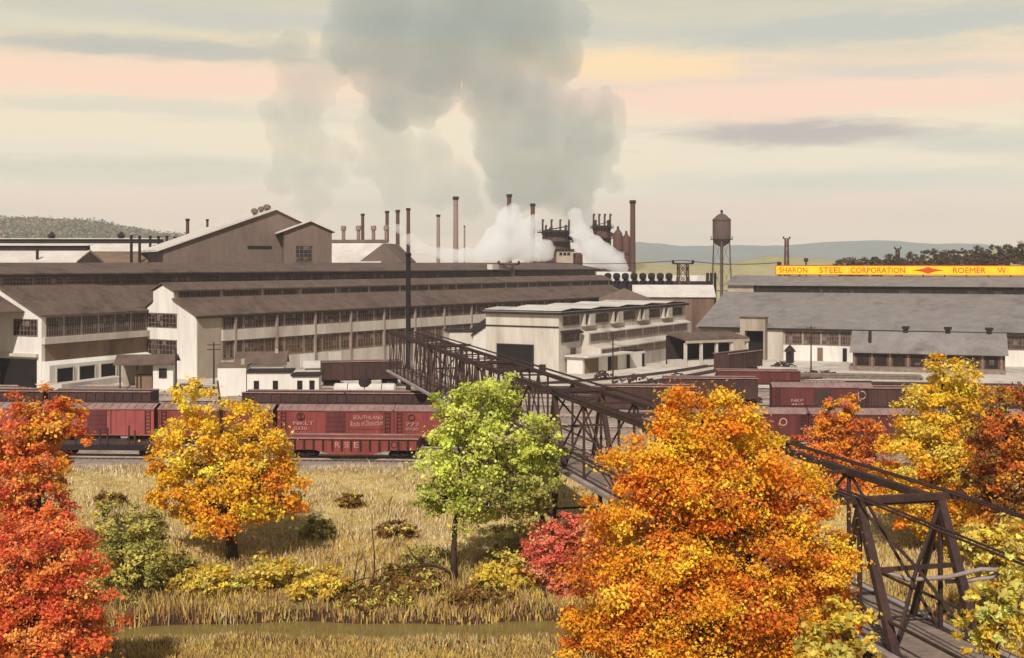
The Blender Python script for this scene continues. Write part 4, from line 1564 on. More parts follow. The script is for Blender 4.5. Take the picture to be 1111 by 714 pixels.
def make_boxcar(m_body, m_door, L=12.4, letter=True, name='boxcar'):
    root = thing(name, None, 'boxcar')
    h = L / 2
    w = 1.45
    MB().box(-h, h, -w, w, 1.05, 3.85).build('body', m_body, root)
    rb = MB()
    n = 12
    for i in range(n + 1):
        x = -h + L * i / n
        if abs(x) < 1.2:
            continue
        rb.box(x - 0.05, x + 0.05, -w - 0.05, -w, 1.1, 3.8)
    rb.box(-h, h, -w - 0.07, -w, 1.0, 1.14)
    rb.build('rib', m_body, root)
    r = MB().prism_x([(-w - .12, 3.82), (0, 4.28), (w + .12, 3.82), (w + .12, 3.92), (0, 4.4), (-w - .12, 3.92)], -h - .1, h + .1)
    ro = r.build('roof', M_carroof, root)
    s = MB()
    for i in range(14):
        x = -h + 0.3 + i * (L - 0.6) / 13
        s.prism_x([(-w - .12, 3.93), (0, 4.41), (0, 4.47), (-w - .12, 3.99)], x - .05, x + .05)
    s.build('seams', M_carroof, ro)
    MB().box(-h - .2, h + .2, -0.28, 0.28, 4.5, 4.56).build('running_board', M_trimdark, ro)
    d = MB()
    d.box(-1.05, 1.05, -w - 0.1, -w, 1.2, 3.7)
    for z in (1.7, 2.2, 2.7, 3.2):
        d.box(-1.0, 1.0, -w - 0.14, -w - 0.1, z - .05, z + .05)
    do = d.build('door', m_door, root)
    MB().box(-1.3, 2.4, -w - 0.08, -w, 3.72, 3.82).build('door_rail', m_body, do)
    for s_ in (-1, 1):
        l = MB()
        for i in range(7):
            z = 1.3 + i * 0.38
            l.box(s_ * (h - .6) - .25, s_ * (h - .6) + .25, -w - 0.13, -w - 0.09, z - .02, z + .02)
        for q in (-.27, .23):
            l.box(s_ * (h - .6) + q, s_ * (h - .6) + q + .04, -w - 0.14, -w - 0.02, 1.2, 3.7)
        l.build('ladder', M_trimdark, root)
        MB().box(s_ * h - (0.0 if s_ > 0 else 0.7), s_ * h + (0.7 if s_ > 0 else 0.0), -.15, .15, 0.75, 1.0).build('coupler', M_black, root)
    MB().box(-h, h, -0.3, 0.3, 0.75, 1.05).box(-2.6, 2.4, -1.2, -0.9, 0.55, 1.0).build('underframe', M_black, root)
    for x in (-h + 1.9, h - 1.9):
        bogie(root, x)
    return root


def ring(parent, x, z, r0, r1, y, m):
    b = MB()
    n = 24
    for k in range(n):
        t = 2 * PI * k / n
        for r in (r0, r1):
            b.v.append((x + r * math.cos(t), y, z + r * math.sin(t)))
    for k in range(n):
        a, c = 2 * k, 2 * ((k + 1) % n)
        b.f.append((a, a + 1, c + 1, c))
    return b.build('emblem_ring', m, parent)


def put(o, px, y0, dz=0.0):
    p = on_track(px, y0)
    o.location = (p.x, p.y, p.z + dz)
    o.rotation_euler = (0, 0, TR)
    return o


GB = 'boxcars standing on the second track'
box_red = make_boxcar(M_red, M_red2)
put(box_red, 367, YB)
tag(box_red, 'red boxcar with a ringed S and a lettered white panel right of its dark door', None, GB)
for px, lab in ((492, 'red boxcar mostly behind the green tree, right of the lettered one'),
                (238, 'red boxcar behind the lone orange tree')):
    o = copy_tree(box_red)
    put(o, px, YB)
    tag(o, lab)
# lettering only on the lettered cars
w = 1.45
em = ring(box_red, -3.75, 3.18, 0.36, 0.46, -w - 0.062, M_logo)
place_text('S', M_logo, em, -3.97, -3.53, 2.93, 3.43, -w - 0.062, name='emblem_letter')
place_text('NKLT', M_letter, box_red, -4.55, -2.35, 2.3, 2.66, -w - 0.062)
place_text('0330', M_letter, box_red, -4.5, -3.05, 1.75, 2.1, -w - 0.062)
MB().box(1.35, 5.75, -w - 0.058, -w - 0.05, 1.9, 3.6).build('panel', M_red, box_red)
place_text('SOUTHLAND', M_letter, box_red, 1.9, 5.1, 2.95, 3.35, -w - 0.07)
place_text('Route of Distinction', M_letter, box_red, 1.6, 5.1, 2.15, 2.75, -w - 0.07, shear=0.2, rise=0.05)
o2 = [c for c in C.objects if c.get('label', '').startswith('red boxcar mostly')][0]
e2 = ring(o2, -4.3, 3.15, 0.26, 0.36, -w - 0.062, M_logo)
place_text('772', M_letter, o2, -4.95, -3.5, 2.25, 2.62, -w - 0.062)
place_text('0330', M_letter, o2, -4.9, -3.6, 1.8, 2.1, -w - 0.062)

box_pink = make_boxcar(M_pinkred, M_red2)
put(box_pink, 111, YB)
tag(box_pink, 'faded pinkish red boxcar right of the red tree at the left', None, GB)
o = copy_tree(box_pink)
put(o, -16, YB)
tag(o, 'faded pinkish red boxcar cut by the left edge behind the red tree')
MB().box(1.5, 1.56, -w - 0.07, -w, 1.2, 3.7).build('door_post', M_trimdark, box_pink)
place_text('NKP', M_letter, box_pink, -4.9, -3.4, 2.9, 3.25, -w - 0.062)

box_maroon = make_boxcar(M_red2, M_carbrown)
put(box_maroon, 811, YB)
tag(box_maroon, 'maroon boxcar just above the crown of the largest orange tree', None, GB)
for px, y0, lab, g in ((938, YB, 'maroon boxcar behind the small rust tree', GB), (1066, YB, 'maroon boxcar behind the yellow orange tree at right', GB),
                       (890, Y4, 'maroon boxcar with a ring emblem at its right end, on the track behind', 'boxcars standing on a farther track')):
    o = copy_tree(box_maroon)
    put(o, px, y0)
    tag(o, lab, None, g)
    if y0 == Y4:
        e = ring(o, 4.9, 2.9, 0.42, 0.55, -w - 0.062, M_letter)
        place_text('NKP', M_letter, o, -3.9, -2.4, 2.0, 2.35, -w - 0.062)
        place_text('4410', M_letter, o, -3.9, -2.4, 1.5, 1.85, -w - 0.062)
ring(box_maroon, 3.5, 3.0, 0.3, 0.42, -w - 0.062, M_letter)


def make_gondola(m_body, L=13.0, hgt=2.6, name='gondola_car', n=13, bellied=False):
    root = thing(name, None, 'railway wagon')
    h, w_ = L / 2, 1.45
    b = MB()
    b.box(-h, h, -w_, -w_ + .1, 0.95, hgt).box(-h, h, w_ - .1, w_, 0.95, hgt)
    b.box(-h, -h + .1, -w_ + .1, w_ - .1, 0.95, hgt).box(h - .1, h, -w_ + .1, w_ - .1, 0.95, hgt)
    b.box(-h + .1, h - .1, -w_ + .1, w_ - .1, 0.95, 1.1)
    if bellied:
        b.prism_y([(-h + 3.0, 0.95), (-h + 4.6, 0.5), (h - 4.6, 0.5), (h - 3.0, 0.95)], -w_, -w_ + 0.1)
    b.build('body', m_body, root)
    for i in range(n + 1):
        x = -h + 0.08 + (L - 0.16) * i / n
        MB().box(x - .08, x + .08, -w_ - .14, -w_, 0.9, hgt).build('rib', M_trimdark if bellied else m_body, root)
    t = MB()
    t.box(-h - .05, h + .05, -w_ - .18, -w_ + .12, hgt, hgt + .12).box(-h - .05, h + .05, w_ - .12, w_ + .18, hgt, hgt + .12)
    t.build('top_rail', M_carroof, root)
    MB().box(-h, h, -.3, .3, 0.7, 0.95).build('underframe', M_black, root)
    for x in (-h + 1.8, h - 1.8):
        bogie(root, x)
    return root


gon = make_gondola(M_red, 13.4, 2.05, n=14, bellied=True)
put(gon, 384, YF)
tag(gon, 'red ribbed gondola in front of the lettered boxcar', None, 'gondolas in the yard')
for i, ch in zip((4, 5, 6), ('R', 'SE', 'E')):
    x = -6.62 + 13.24 * (i + .5) / 14 + 1.0
    place_text(ch, M_letter, gon, x - .24, x + .24, 1.2, 1.75, -1.462)
ring(gon, 4.3, 1.5, 0.26, 0.36, -1.462, M_logo)

gd = make_gondola(M_carbrown, 12.8, 3.75, n=11)
put(gd, 433, Y3)
tag(gd, 'dark brown gondola behind the boxcars, right one near the bridge end', None, 'gondolas in the yard')
for px, y0, lab in ((322, Y3, 'dark brown gondola behind the lettered boxcar'), (113, Y3, 'dark brown gondola behind the pinkish boxcar'),
                    (-2, Y3, 'dark brown gondola at the left edge behind the pinkish boxcar'),
                    (985, Y4, 'dark brown gondola right of the ring marked boxcar'), (700, Y4, 'dark brown gondola behind the bridge, left of the largest orange tree top'),
                    (1096, Y4, 'dark brown gondola far right behind the russet tree'), (770, Y5, 'dark brown gondola right behind the top of the largest orange tree')):
    o = copy_tree(gd)
    put(o, px, y0)
    tag(o, lab)
o = copy_tree(gd)
D = 199
o.location = (X(392, D), D, 0.4)
o.rotation_euler = (0, 0, math.radians(14))
tag(o, 'dark brown gondola standing against the pale base of the glazed mill')
o = copy_tree(gd)
D = 222
o.location = (X(801, D), D, 0.2)
o.rotation_euler = (0, 0, math.radians(52))
tag(o, 'dark brown gondola turned toward the tall dark warehouse door')
gm = make_gondola(M_red2, 12.6, 2.9, n=11)
put(gm, 822, Y6)
tag(gm, 'maroon gondola across the yard in front of the dock canopy', None, 'gondolas in the yard')


def flatcar():
    root = thing('stake_flatcar', 'empty dark flatcar with upright stakes in front of the pinkish boxcar', 'railway wagon')
    h = 6.4
    MB().box(-h, h, -1.4, 1.4, 0.9, 1.25).build('deck', M_carbrown, root)
    MB().box(-h, h, -1.46, -1.4, 0.7, 1.25).build('side_sill', M_black, root)
    for i, x in enumerate((-5.6, -2.9, -2.3, -0.4, 0.4, 2.6, 3.2, 5.4)):
        MB().box(x - .07, x + .07, -1.4, -1.25, 1.25, 2.7 + 0.25 * (i % 3)).build('stake', M_steel, root)
    for x in (-h + 1.7, h - 1.7):
        bogie(root, x)
    put(root, 118, YF)


flatcar()


def tank_car():
    root = thing('tank_car', 'white tank car with a dark dome between the white office and the bridge end', 'railway wagon', rz=0)
    MB().tube([(-4.4, 0, 1.85), (-4.2, 0, 1.85), (4.2, 0, 1.85), (4.4, 0, 1.85)], [0.5, 0.85, 0.85, 0.5], 20).build('tank', M_tank, root, False)
    MB().lathe([(0.9, 2.3), (0.9, 3.3), (0.6, 3.65), (0.1, 3.7)], 14).build('dome', M_trimdark, root)
    MB().box(-5, 5, -0.5, 0.5, 0.75, 1.0).build('underframe', M_black, root)
    for x in (-2.4, 0, 2.4):
        MB().tube([(x, 0, 1.85), (x + .1, 0, 1.85)], .88, 20).build('strap', M_trimdark, root)
    for x in (-3.4, 3.4):
        bogie(root, x)
    p = on_track(396, Y5)
    root.location = p
    root.rotation_euler = (0, 0, TR)


tank_car()

# stacks of rail and timber lying in the yard
for px, D, L, w_, h_, rz, lab in ((900, 214, 30, 2.0, 0.9, -12, 'long low stack of pale planks in the yard in front of the brick shed'),
                                  (1010, 196, 26, 2.2, 1.0, -10, 'long low stack of dark rails left of the yellow orange tree'),
                                  (725, 178, 26, 1.6, 0.8, -6, 'long low stack of rails above the largest orange tree'),
                                  (645, 188, 24, 1.8, 1.2, -5, 'long low stack of rails below the loading shed')):
    root = thing('rail_stack', lab, 'stack', (X(px, D), D, 0), math.radians(rz), 'stacks of rails and planks')
    b = MB()
    for i in range(6):
        for j in range(3):
            o_ = random.uniform(-.6, .6)
            b.box(-L / 2 + o_, L / 2 + o_, -w_ / 2 + i * w_ / 6, -w_ / 2 + (i + .75) * w_ / 6, j * h_ / 3 + .02, (j + .8) * h_ / 3)
    b.build('bars', M_carbrown if 'rail' in lab.split('stack')[1] else M_wood, root)
    for x in (-L * .35, 0, L * .35):
        MB().box(x - .1, x + .1, -w_ / 2, w_ / 2, 0, .02 + 0.01).build('bearer', M_tie, root)


def curved_track(pts):
    P3 = [Vector((X(px, 20 * F / (py - HZ)), 20 * F / (py - HZ), 0)) for px, py in pts]
    path = []
    for i in range(len(P3) - 1):
        a, b2 = P3[max(0, i - 1)], P3[i]
        c, d = P3[i + 1], P3[min(len(P3) - 1, i + 2)]
        for k in range(12):
            t = k / 12
            path.append(0.5 * ((2 * b2) + (c - a) * t + (2 * a - 5 * b2 + 4 * c - d) * t * t + (3 * b2 - a - 3 * c + d) * t ** 3))
    path.append(P3[-1])
    root = thing('railway_track', None, None, path[0])
    root['kind'] = 'structure'
    o0 = path[0]
    for s in (-.72, .72):
        m = MB()
        q = []
        for i, p in enumerate(path):
            t = (path[min(i + 1, len(path) - 1)] - path[max(i - 1, 0)]).normalized()
            q.append(p + Vector((-t.y, t.x, 0)) * s - o0)
        for i in range(len(q) - 1):
            m.beam(q[i] + Vector((0, 0, .16)), q[i + 1] + Vector((0, 0, .16)), .09, .16)
        m.build('rail', M_carbrown, root)
    m = MB()
    for i in range(len(path) - 1):
        t = path[i + 1] - path[i]
        nrm = Vector((-t.y, t.x, 0)).normalized()
        n_ = max(1, int(t.length / .7))
        for k in range(n_):
            c = path[i] + t * (k / n_) - o0
            m.beam(c - nrm * 1.25 + Vector((0, 0, .04)), c + nrm * 1.25 + Vector((0, 0, .04)), .24, .12)
    m.build('sleepers', M_tie, root)


curved_track([(560, 418), (640, 413), (720, 405), (790, 394), (822, 391)])
curved_track([(600, 424), (690, 417), (770, 404), (812, 395)])
curved_track([(640, 428), (740, 421), (830, 414), (930, 408)])

for px, row, L, w_, h_, rz, lab in ((655, 412, 6.0, 2.4, 1.3, 20, 'dark pile of scrap iron left of the loading shed end'), (690, 416, 7.5, 2.2, 1.5, -8, 'dark pile of scrap iron in the yard right of the bridge'),
                                    (735, 413, 5.0, 2.0, 1.2, 10, 'dark scrap iron pile in front of the dock canopy'), (890, 409, 8.0, 2.2, 1.2, -14, 'dark scrap iron pile near the low plank stack'),
                                    (850, 398, 5.0, 1.8, 1.0, -20, 'small dark scrap pile below the tiny hut'), (330, 420, 5.0, 2.0, 1.3, 6, 'dark scrap iron pile beside the white office'),
                                    (445, 418, 6.0, 2.4, 1.6, 12, 'dark scrap iron pile under the far end of the bridge'), (210, 427, 6.0, 2.0, 1.4, 5, 'dark scrap iron pile in front of the white gable end')):
    D = 20 * F / (row - HZ)
    root = thing('scrap_pile', lab, 'scrap pile', (X(px, D), D, 0), math.radians(rz), 'scrap piles in the yard')
    b = MB()
    for k in range(46):
        x, y = random.gauss(0, L / 4.5), random.gauss(0, w_ / 4.5)
        zz = h_ * max(0.05, 1 - (abs(x) / (L / 2)) ** 1.5) * random.random()
        a, t_ = random.random() * PI, random.uniform(-.5, .5)
        l2 = random.uniform(.4, 1.1)
        d = Vector((math.cos(a) * math.cos(t_), math.sin(a) * math.cos(t_), math.sin(t_))) * l2
        c = Vector((x, y, zz + .15))
        b.beam(c - d / 2, c + d / 2, random.uniform(.08, .35), random.uniform(.08, .3))
    b.build('scrap', M_carbrown, root)

for px, row, hgt, lab in ((665, 417, 8.5, 'wooden utility pole in the yard right of the bridge'), (880, 404, 8.5, 'wooden utility pole between the tiny hut and the brick shed'),
                          (232, 429, 8.0, 'wooden utility pole left of the low white office')):
    D = 20 * F / (row - HZ)
    root = thing('utility_pole', lab, 'pole', (X(px, D), D, 0), 0.2, 'utility poles in the yard')
    MB().tube([(0, 0, 0), (0, 0, hgt)], [.16, .1], 8).build('pole', M_bark, root)
    for z in (hgt - .4, hgt - 1.1):
        MB().beam((-1.0, .12, z), (1.0, .12, z), .12).build('cross_arm', M_bark, root)


# ------------------------------------------------------------------ steel bridge
def bridge():
    ang = math.atan2(-0.9694, 0.2456)
    root = thing('truss_bridge', 'dark steel truss bridge on trestle legs running from the yard to the lower right corner', 'bridge', (-14.9, 169, 0), ang)
    Ln, Lt = 140.0, 123.6
    hw, zb, zt = 1.8, 5.2, 10.45
    nodes = [3.0 * i for i in range(23)] + [66 + 7.2 * i for i in range(1, 9)]
    for s in (-1, 1):
        MB().beam((0, s * hw, zt), (Lt, s * hw, zt), 0.30, 0.30).build('top_chord', M_steel, root)
        MB().beam((0, s * hw, zb), (Ln, s * hw, zb), 0.34, 0.34).build('bottom_chord', M_steel, root)
        MB().beam((0, s * hw, zb + 1.25), (Ln, s * hw, zb + 1.25), 0.10, 0.10).build('handrail', M_steel, root)
        MB().beam((0, s * (hw + .35), zb + .1), (Ln, s * (hw + .35), zb + .1), 0.4, 0.22).build('kerb_beam', M_steelpale, root)
        for x in nodes:
            MB().beam((x, s * hw, zb), (x, s * hw, zt), 0.15, 0.15).build('post', M_steel, root)
        for i in range(len(nodes) - 1):
            x, x2 = nodes[i], nodes[i + 1]
            if i % 2 == 0:
                a, c = (x, s * hw, zb), (x2, s * hw, zt)
            else:
                a, c = (x, s * hw, zt), (x2, s * hw, zb)
            MB().beam(a, c, 0.10, 0.10).build('diagonal', M_steel, root)
    for x in nodes:
        if x <= 66 and int(x / 3) % 2:
            continue
        MB().beam((x, -hw, zt), (x, hw, zt), 0.14, 0.14).build('top_strut', M_steel, root)
        MB().beam((x, -hw - .4, zb), (x, hw + .4, zb), 0.18, 0.26).build('floor_beam', M_steel, root)
    lat = MB()
    for i in range(11):
        x = i * 6.0
        sg = 1 if i % 2 else -1
        lat.beam((x, -hw * sg, zt + .02), (x + 6, hw * sg, zt + .02), 0.08)
    lat.build('top_lacing', M_steel, root)
    d = MB()
    x = 0
    while x < Ln:
        d.box(x, x + 0.34, -hw + .2, hw - .2, zb + 0.14, zb + 0.22)
        x += 0.42
    d.build('deck', M_wood, root)
    # pipes carried on top
    for y, r in ((hw + .35, .05), (hw + .6, .045), (-hw - .2, .05), (-hw + .1, .045)):
        MB().tube([(0, y, zt + .32), (Lt, y, zt + .32), (Ln, y - .4, zt + .1)], r, 8).build('pipe', M_steel, root)
    # heavier portal frames and trestle legs
    for x in (30.0, 54.0, 80.4, 102.0, Lt):
        f = MB()
        f.beam((x, -hw - 1.1, zt + .18), (x, hw + 1.1, zt + .18), 0.30, 0.26)
        for s in (-1, 1):
            f.beam((x, s * hw, zt), (x + 2.6, s * hw, zb), 0.34, 0.28)
            f.beam((x, s * hw, zt), (x - 2.0, s * hw, zb), 0.22, 0.22)
        f.beam((x + 1.15, -hw, zt - 2.3), (x + 1.15, hw, zt - 2.3), 0.16)
        f.beam((x + .05, -hw, zt - .1), (x + 1.15, 0, zt - 2.3), 0.12)
        f.beam((x + .05, hw, zt - .1), (x + 1.15, 0, zt - 2.3), 0.12)
        f.beam((x + 1.15, 0, zt - 2.3), (x + 2.5, -hw, zb + .1), 0.12)
        f.beam((x + 1.15, 0, zt - 2.3), (x + 2.5, hw, zb + .1), 0.12)
        f.build('portal_frame', M_steel, root)
        wx, wy = -14.9 + .2456 * x, 169 - .9694 * x
        zg = gz(wx, wy) - .4
        l = MB()
        for s in (-1, 1):
            for q in (-1, 1):
                l.beam((x + q * .9, s * hw, zb - .1), (x + q * 2.0, s * (hw + .9), zg), 0.26)
        zz = (zb + zg) / 2
        for s in (-1, 1):
            l.beam((x - 1.45, s * (hw + .45), zz), (x + 1.45, s * (hw + .45), zz), 0.14)
            l.beam((x - .9, s * hw, zb - .2), (x + 1.45, s * (hw + .45), zz), 0.11)
            l.beam((x + .9, s * hw, zb - .2), (x - 1.45, s * (hw + .45), zz), 0.11)
            l.beam((x - 1.45, s * (hw + .45), zz), (x + 2.0, s * (hw + .9), zg), 0.11)
            l.beam((x + 1.45, s * (hw + .45), zz), (x - 2.0, s * (hw + .9), zg), 0.11)
        for q in (-1, 1):
            l.beam((x + q * 1.45, -hw - .45, zz), (x + q * 1.45, hw + .45, zz), 0.14)
        l.build('trestle', M_steel, root)
    # bent pipe loop at the near portal
    xx = Lt + 1.2
    MB().tube([(xx - .2, -hw, zt - 2.2), (xx, -0.4, zt - 2.75), (xx + .2, 1.2, zt - 2.7), (xx + .3, 2.6, zt - 2.45), (xx + .35, 3.3, zt - 2.5), (xx + .25, 3.5, zt - 2.65),
               (xx + .1, 3.2, zt - 2.85), (xx, 2.2, zt - 2.95), (xx - .1, 1.3, zt - 2.95)], 0.09, 8).build('bent_pipe', M_steelpale, root, True)
    MB().beam((Lt + 3.0, hw + .1, zb - .2), (Lt + 1.9, hw + 2.0, zb + 2.2), 0.3, 0.2).build('stay', M_steel, root)
    for s in (-1, 1):
        MB().beam((Ln - 2, s * hw, zb), (Ln - 2, s * hw, zt + .4), 0.2).build('anchor_post', M_steel, root)


bridge()


# ------------------------------------------------------------------ stacks, furnaces, towers
def stack(name, label, px, top, bot, D, wpx, m, taper=0.86, band=True, group='smokestacks on the skyline'):
    s = D / F
    zt = Z(top, D)
    r = wpx * s / 2
    root = thing(name, label, 'smokestack', (X(px, D), D, 0), 0, group)
    MB().lathe([(r * 1.05, 0), (r, zt * 0.3), (r * taper, zt)], 16).build('shaft', m, root, False)
    if band:
        MB().lathe([(r * taper * 1.02, zt - r * 1.2), (r * taper * 1.3, zt - r * 0.9), (r * taper * 1.3, zt + 0.05), (r * taper * 0.9, zt + 0.06)], 16).build('cap', M_trimdark if m is not M_black else M_black, root)
    return root


ST = [('thicker brown smokestack, left of the two above the long pale roof edge', 203.5, 237.5, 270, 330, 4.2, M_stack),
      ('thin brown smokestack, right of the two rising above the pale roof edge', 225, 238, 262, 340, 3.0, M_stack),
      ('brown smokestack standing behind the white roofed shed', 393.5, 232, 265, 400, 4.0, M_stack),
      ('smokestack left of the close set trio behind the mill ridge', 420, 229, 270, 420, 4.4, M_stack),
      ('smokestack in the middle of the close set trio behind the mill ridge', 431.5, 228, 275, 420, 4.6, M_stack),
      ('smokestack right of the close set trio, half veiled by steam', 443, 226, 275, 420, 4.6, M_stack),
      ('slim grey smokestack left of the tall pale one', 475.5, 233, 270, 440, 4.2, M_stackgrey),
      ('tall pale smokestack in the middle of the skyline', 494.5, 213.5, 276, 440, 6.0, M_stackgrey),
      ('very thin pale pipe stack just right of the tall pale smokestack', 504, 245, 276, 440, 2.0, M_stackgrey),
      ('brown topped smokestack rising from white steam left of the furnaces', 552.5, 211, 276, 460, 5.6, M_stack),
      ('smaller brown topped smokestack in steam beside the left furnace', 578, 221, 276, 460, 5.4, M_stack),
      ('tallest dark brown smokestack right of the furnaces', 686.5, 217.5, 292, 440, 6.4, M_stack)]
for lab, px, top, bot, D, wp, m in ST:
    stack('smokestack', lab, px, top, bot, D, wp, m)
D = 181
stack('iron_chimney', 'tall black iron chimney rising behind the far end of the bridge', 443, 275, 400, D, 5.4, M_black, 0.95, True, None)
for px, top, lab in ((40.5, 270, 'thin dark stack alone at the left edge behind the brown ridge'), (142.5, 255, 'left stack of the pair behind the dark roofed shed'),
                     (151.5, 255.5, 'right stack of the pair behind the dark roofed shed')):
    stack('short_stack', lab, px, top, 284, 305 if px > 100 else 284, 3.0, M_black, 1.0, False, 'short dark stacks at the left')
for i, px in enumerate((163, 172, 181, 190)):
    stack('short_stack', ['first', 'second', 'third', 'last'][i] + ' from the left of four short dark stacks beside the pale roof edge', px, 256 + (1 if i == 3 else 0), 266, 345, 2.8, M_black, 1.0, True, 'short dark stacks at the left')


def furnace(label, px, top, base, D, wpx, skip):
    s = D / F
    zt = Z(top, D)
    r = wpx * s / 2
    root = thing('blast_furnace', label, 'blast furnace', (X(px, D), D, 0), 0, 'blast furnaces')
    MB().lathe([(r * .9, 0), (r * 1.0, zt * .3), (r * .98, zt * .5), (r * .8, zt * .78), (r * .7, zt * .88)], 20).build('furnace_shell', M_stack, root)
    for z in (0.38, 0.55, 0.66, 0.76, 0.86):
        p = MB().lathe([(r * (1.5 - z * .5), zt * z), (r * (1.5 - z * .5), zt * z + .3), (0.1, zt * z + .31)], 16)
        for k in range(12):
            t = 2 * PI * k / 12
            rr = r * (1.5 - z * .5) * .97  # handrail circle
            p.beam((rr * math.cos(t), rr * math.sin(t), zt * z), (rr * math.cos(t), rr * math.sin(t), zt * z + 1.3), 0.14)
        p.build('platform', M_trimdark, root)
    for k in range(4):
        x = (-0.75 + 0.5 * k) * r
        MB().tube([(x, 0, zt * .84), (x, 0, zt * .97), (x + .2, 0, zt)], [0.4, 0.35, 0.5], 8).build('bleeder_pipe', M_stack, root)
    MB().tube([(r * .4, 0, zt * .82), (r * 1.3, -1, zt * .78), (r * 2.0, -1, zt * .5), (r * 2.1, -1, 0)], 0.9, 10).build('downcomer', M_stack, root)
    hg = MB()
    for x in (-.7, .7):
        for y in (-.7, .7):
            hg.beam((x * r, y * r, 0), (x * r * .8, y * r * .8, zt * .94), 0.5)
    for z in (.2, .4, .6, .75, .88):
        for a, b2 in (((-.75, -.75), (.75, -.75)), ((-.75, .75), (.75, .75)), ((-.75, -.75), (-.75, .75)), ((.75, -.75), (.75, .75))):
            hg.beam((a[0] * r, a[1] * r, zt * z), (b2[0] * r, b2[1] * r, zt * z), 0.35)
            hg.beam((a[0] * r, a[1] * r, zt * z), (b2[0] * r, b2[1] * r, zt * min(z + .16, .93)), 0.22)
    hg.build('steel_frame', M_trimdark, root)
    if skip:
        k = MB()
        for y in (-1.2, 1.2):
            k.beam((-r * 2.3, y, 8), (-r * .2, y, zt * .85), 0.5)
            k.beam((-r * 2.3, y, 11), (-r * .3, y, zt * .92), 0.4)
        for i in range(9):
            t = i / 8
            x = -r * 2.3 + t * r * 2.1
            z = 8 + t * (zt * .85 - 8)
            k.beam((x, -1.2, z), (x, -1.2, z + 3), 0.25)
            k.beam((x, 1.2, z), (x, 1.2, z + 3), 0.25)
        k.build('skip_bridge', M_stack, root)
    return root


furnace('blast furnace with a slanting skip bridge on its left, half hidden in steam', 603, 238, 285, 470, 38, True)
furnace('blast furnace tower with short pipes on top, left of the tallest dark smokestack', 653, 232, 290, 450, 24, False)
for px, top, lab in ((670.5, 248, 'left of the two brown domed hot blast stoves beside the tallest smokestack'), (679.5, 253, 'right of the two brown domed hot blast stoves beside the tallest smokestack')):
    D = 442
    s = D / F
    root = thing('hot_stove', lab, 'furnace stove', (X(px, D), D, 0), 0, 'hot blast stoves')
    zt = Z(top, D)
    r = 5.4 * s
    MB().lathe([(r, 0), (r, zt - 3), (r * .8, zt - 1.5), (r * .3, zt - .4), (r * .2, zt + .8), (.05, zt + .9)], 16).build('shell', M_stack, root)
    for z in (.5, .75):
        MB().lathe([(r * 1.15, zt * z), (r * 1.15, zt * z + .4), (r * .9, zt * z + .41)], 16).build('walkway', M_trimdark, root)


def furnace_house():
    D = 372
    root = thing('hoist_house', 'small tan hoist house with three dark windows on the mill ridge below the furnace', 'house', (X(613, D), D, 0), 0)
    s = D / F
    MB().box(-9 * s, 9 * s, 0, 8, 0, Z(272, D)).build('wall', M_wallbeige, root)
    MB().box(-10 * s, 10 * s, -.4, 8.4, Z(272, D), Z(270.4, D)).build('roof', M_trimdark, root)
    for i in range(3):
        window(root, (-6 + 4.2 * i) * s, (-3 + 4.2 * i) * s, Z(277, D), Z(274, D), 2, 2, 'y', frame=M_trimdark, glass=M_dark)
    MB().lathe([(1.6, 0), (1.6, Z(277, D)), (1.2, Z(274.5, D)), (.3, Z(274, D))], 12, (14 * s, 3)).build('dust_catcher', M_stack, root)


furnace_house()


def vent_row():
    D = 352
    s = D / F
    root = thing('stove_house', 'low white fronted house with eight round headed black ventilators below the furnaces', 'factory building', (X(655, D), D, 0), math.radians(-1))
    L = 110 * s
    MB().box(-2, 30 * s, 0, 9, 0, Z(295, D)).box(30 * s, L, 0, 9, 0, Z(299, D)).build('wall', M_wallwhite, root)
    MB().box(-2, L + 2, -1.2, 0, 0, Z(305, D)).build('gallery', M_trimdark, root)
    for i in range(8):
        x = (4 + i * 9.4) * s
        za, zb_ = Z(311, D), Z(296, D)
        v = MB()
        v.tube([(x, -2.2, 0), (x, -2.2, zb_ - 1.8)], 0.4, 8)
        v.lathe([(0.45, zb_ - 2.0), (0.95, zb_ - 1.6), (1.05, zb_ - .8), (0.8, zb_ - .2), (.2, zb_)], 10, (x, -2.2))
        v.build('ventilator', M_black, root)
    for i in range(3):
        x = (110 + i * 4) * s
        MB().box(x, x + .7, -2.4, -1.6, 0, Z(296, D)).build('pipe_post', M_black, root)
    # low pale roofs in front
    D2 = 318
    s2 = D2 / F
    r2 = thing('pattern_shop', 'low shop with pale grey roof and brown gable just beyond the white shop', 'factory building', (X(688, D2), D2, 0), math.radians(-5))
    L2 = 86 * s2
    zr, ze = Z(310, D2 + 8), Z(322, D2)
    MB().prism_x([(0, 0), (0, ze), (8, zr), (16, ze), (16, 0)], 0, L2).build('wall', M_wallbrown, r2)
    q = MB()
    q.slab_x(-.5, ze - .1, 8, zr + .05, -.4, L2 + .4, .2)
    q.slab_x(8, zr + .05, 16.5, ze - .1, -.4, L2 + .4, .2)
    q.build('roof', M_roofpale, r2)
    MB().prism_y([(-9, 0), (4, 0), (4, ze - .3), (-2.5, zr - .6), (-9, ze - .3)], -3, 6).build('gable_bay', M_wallbrown2, r2)


vent_row()


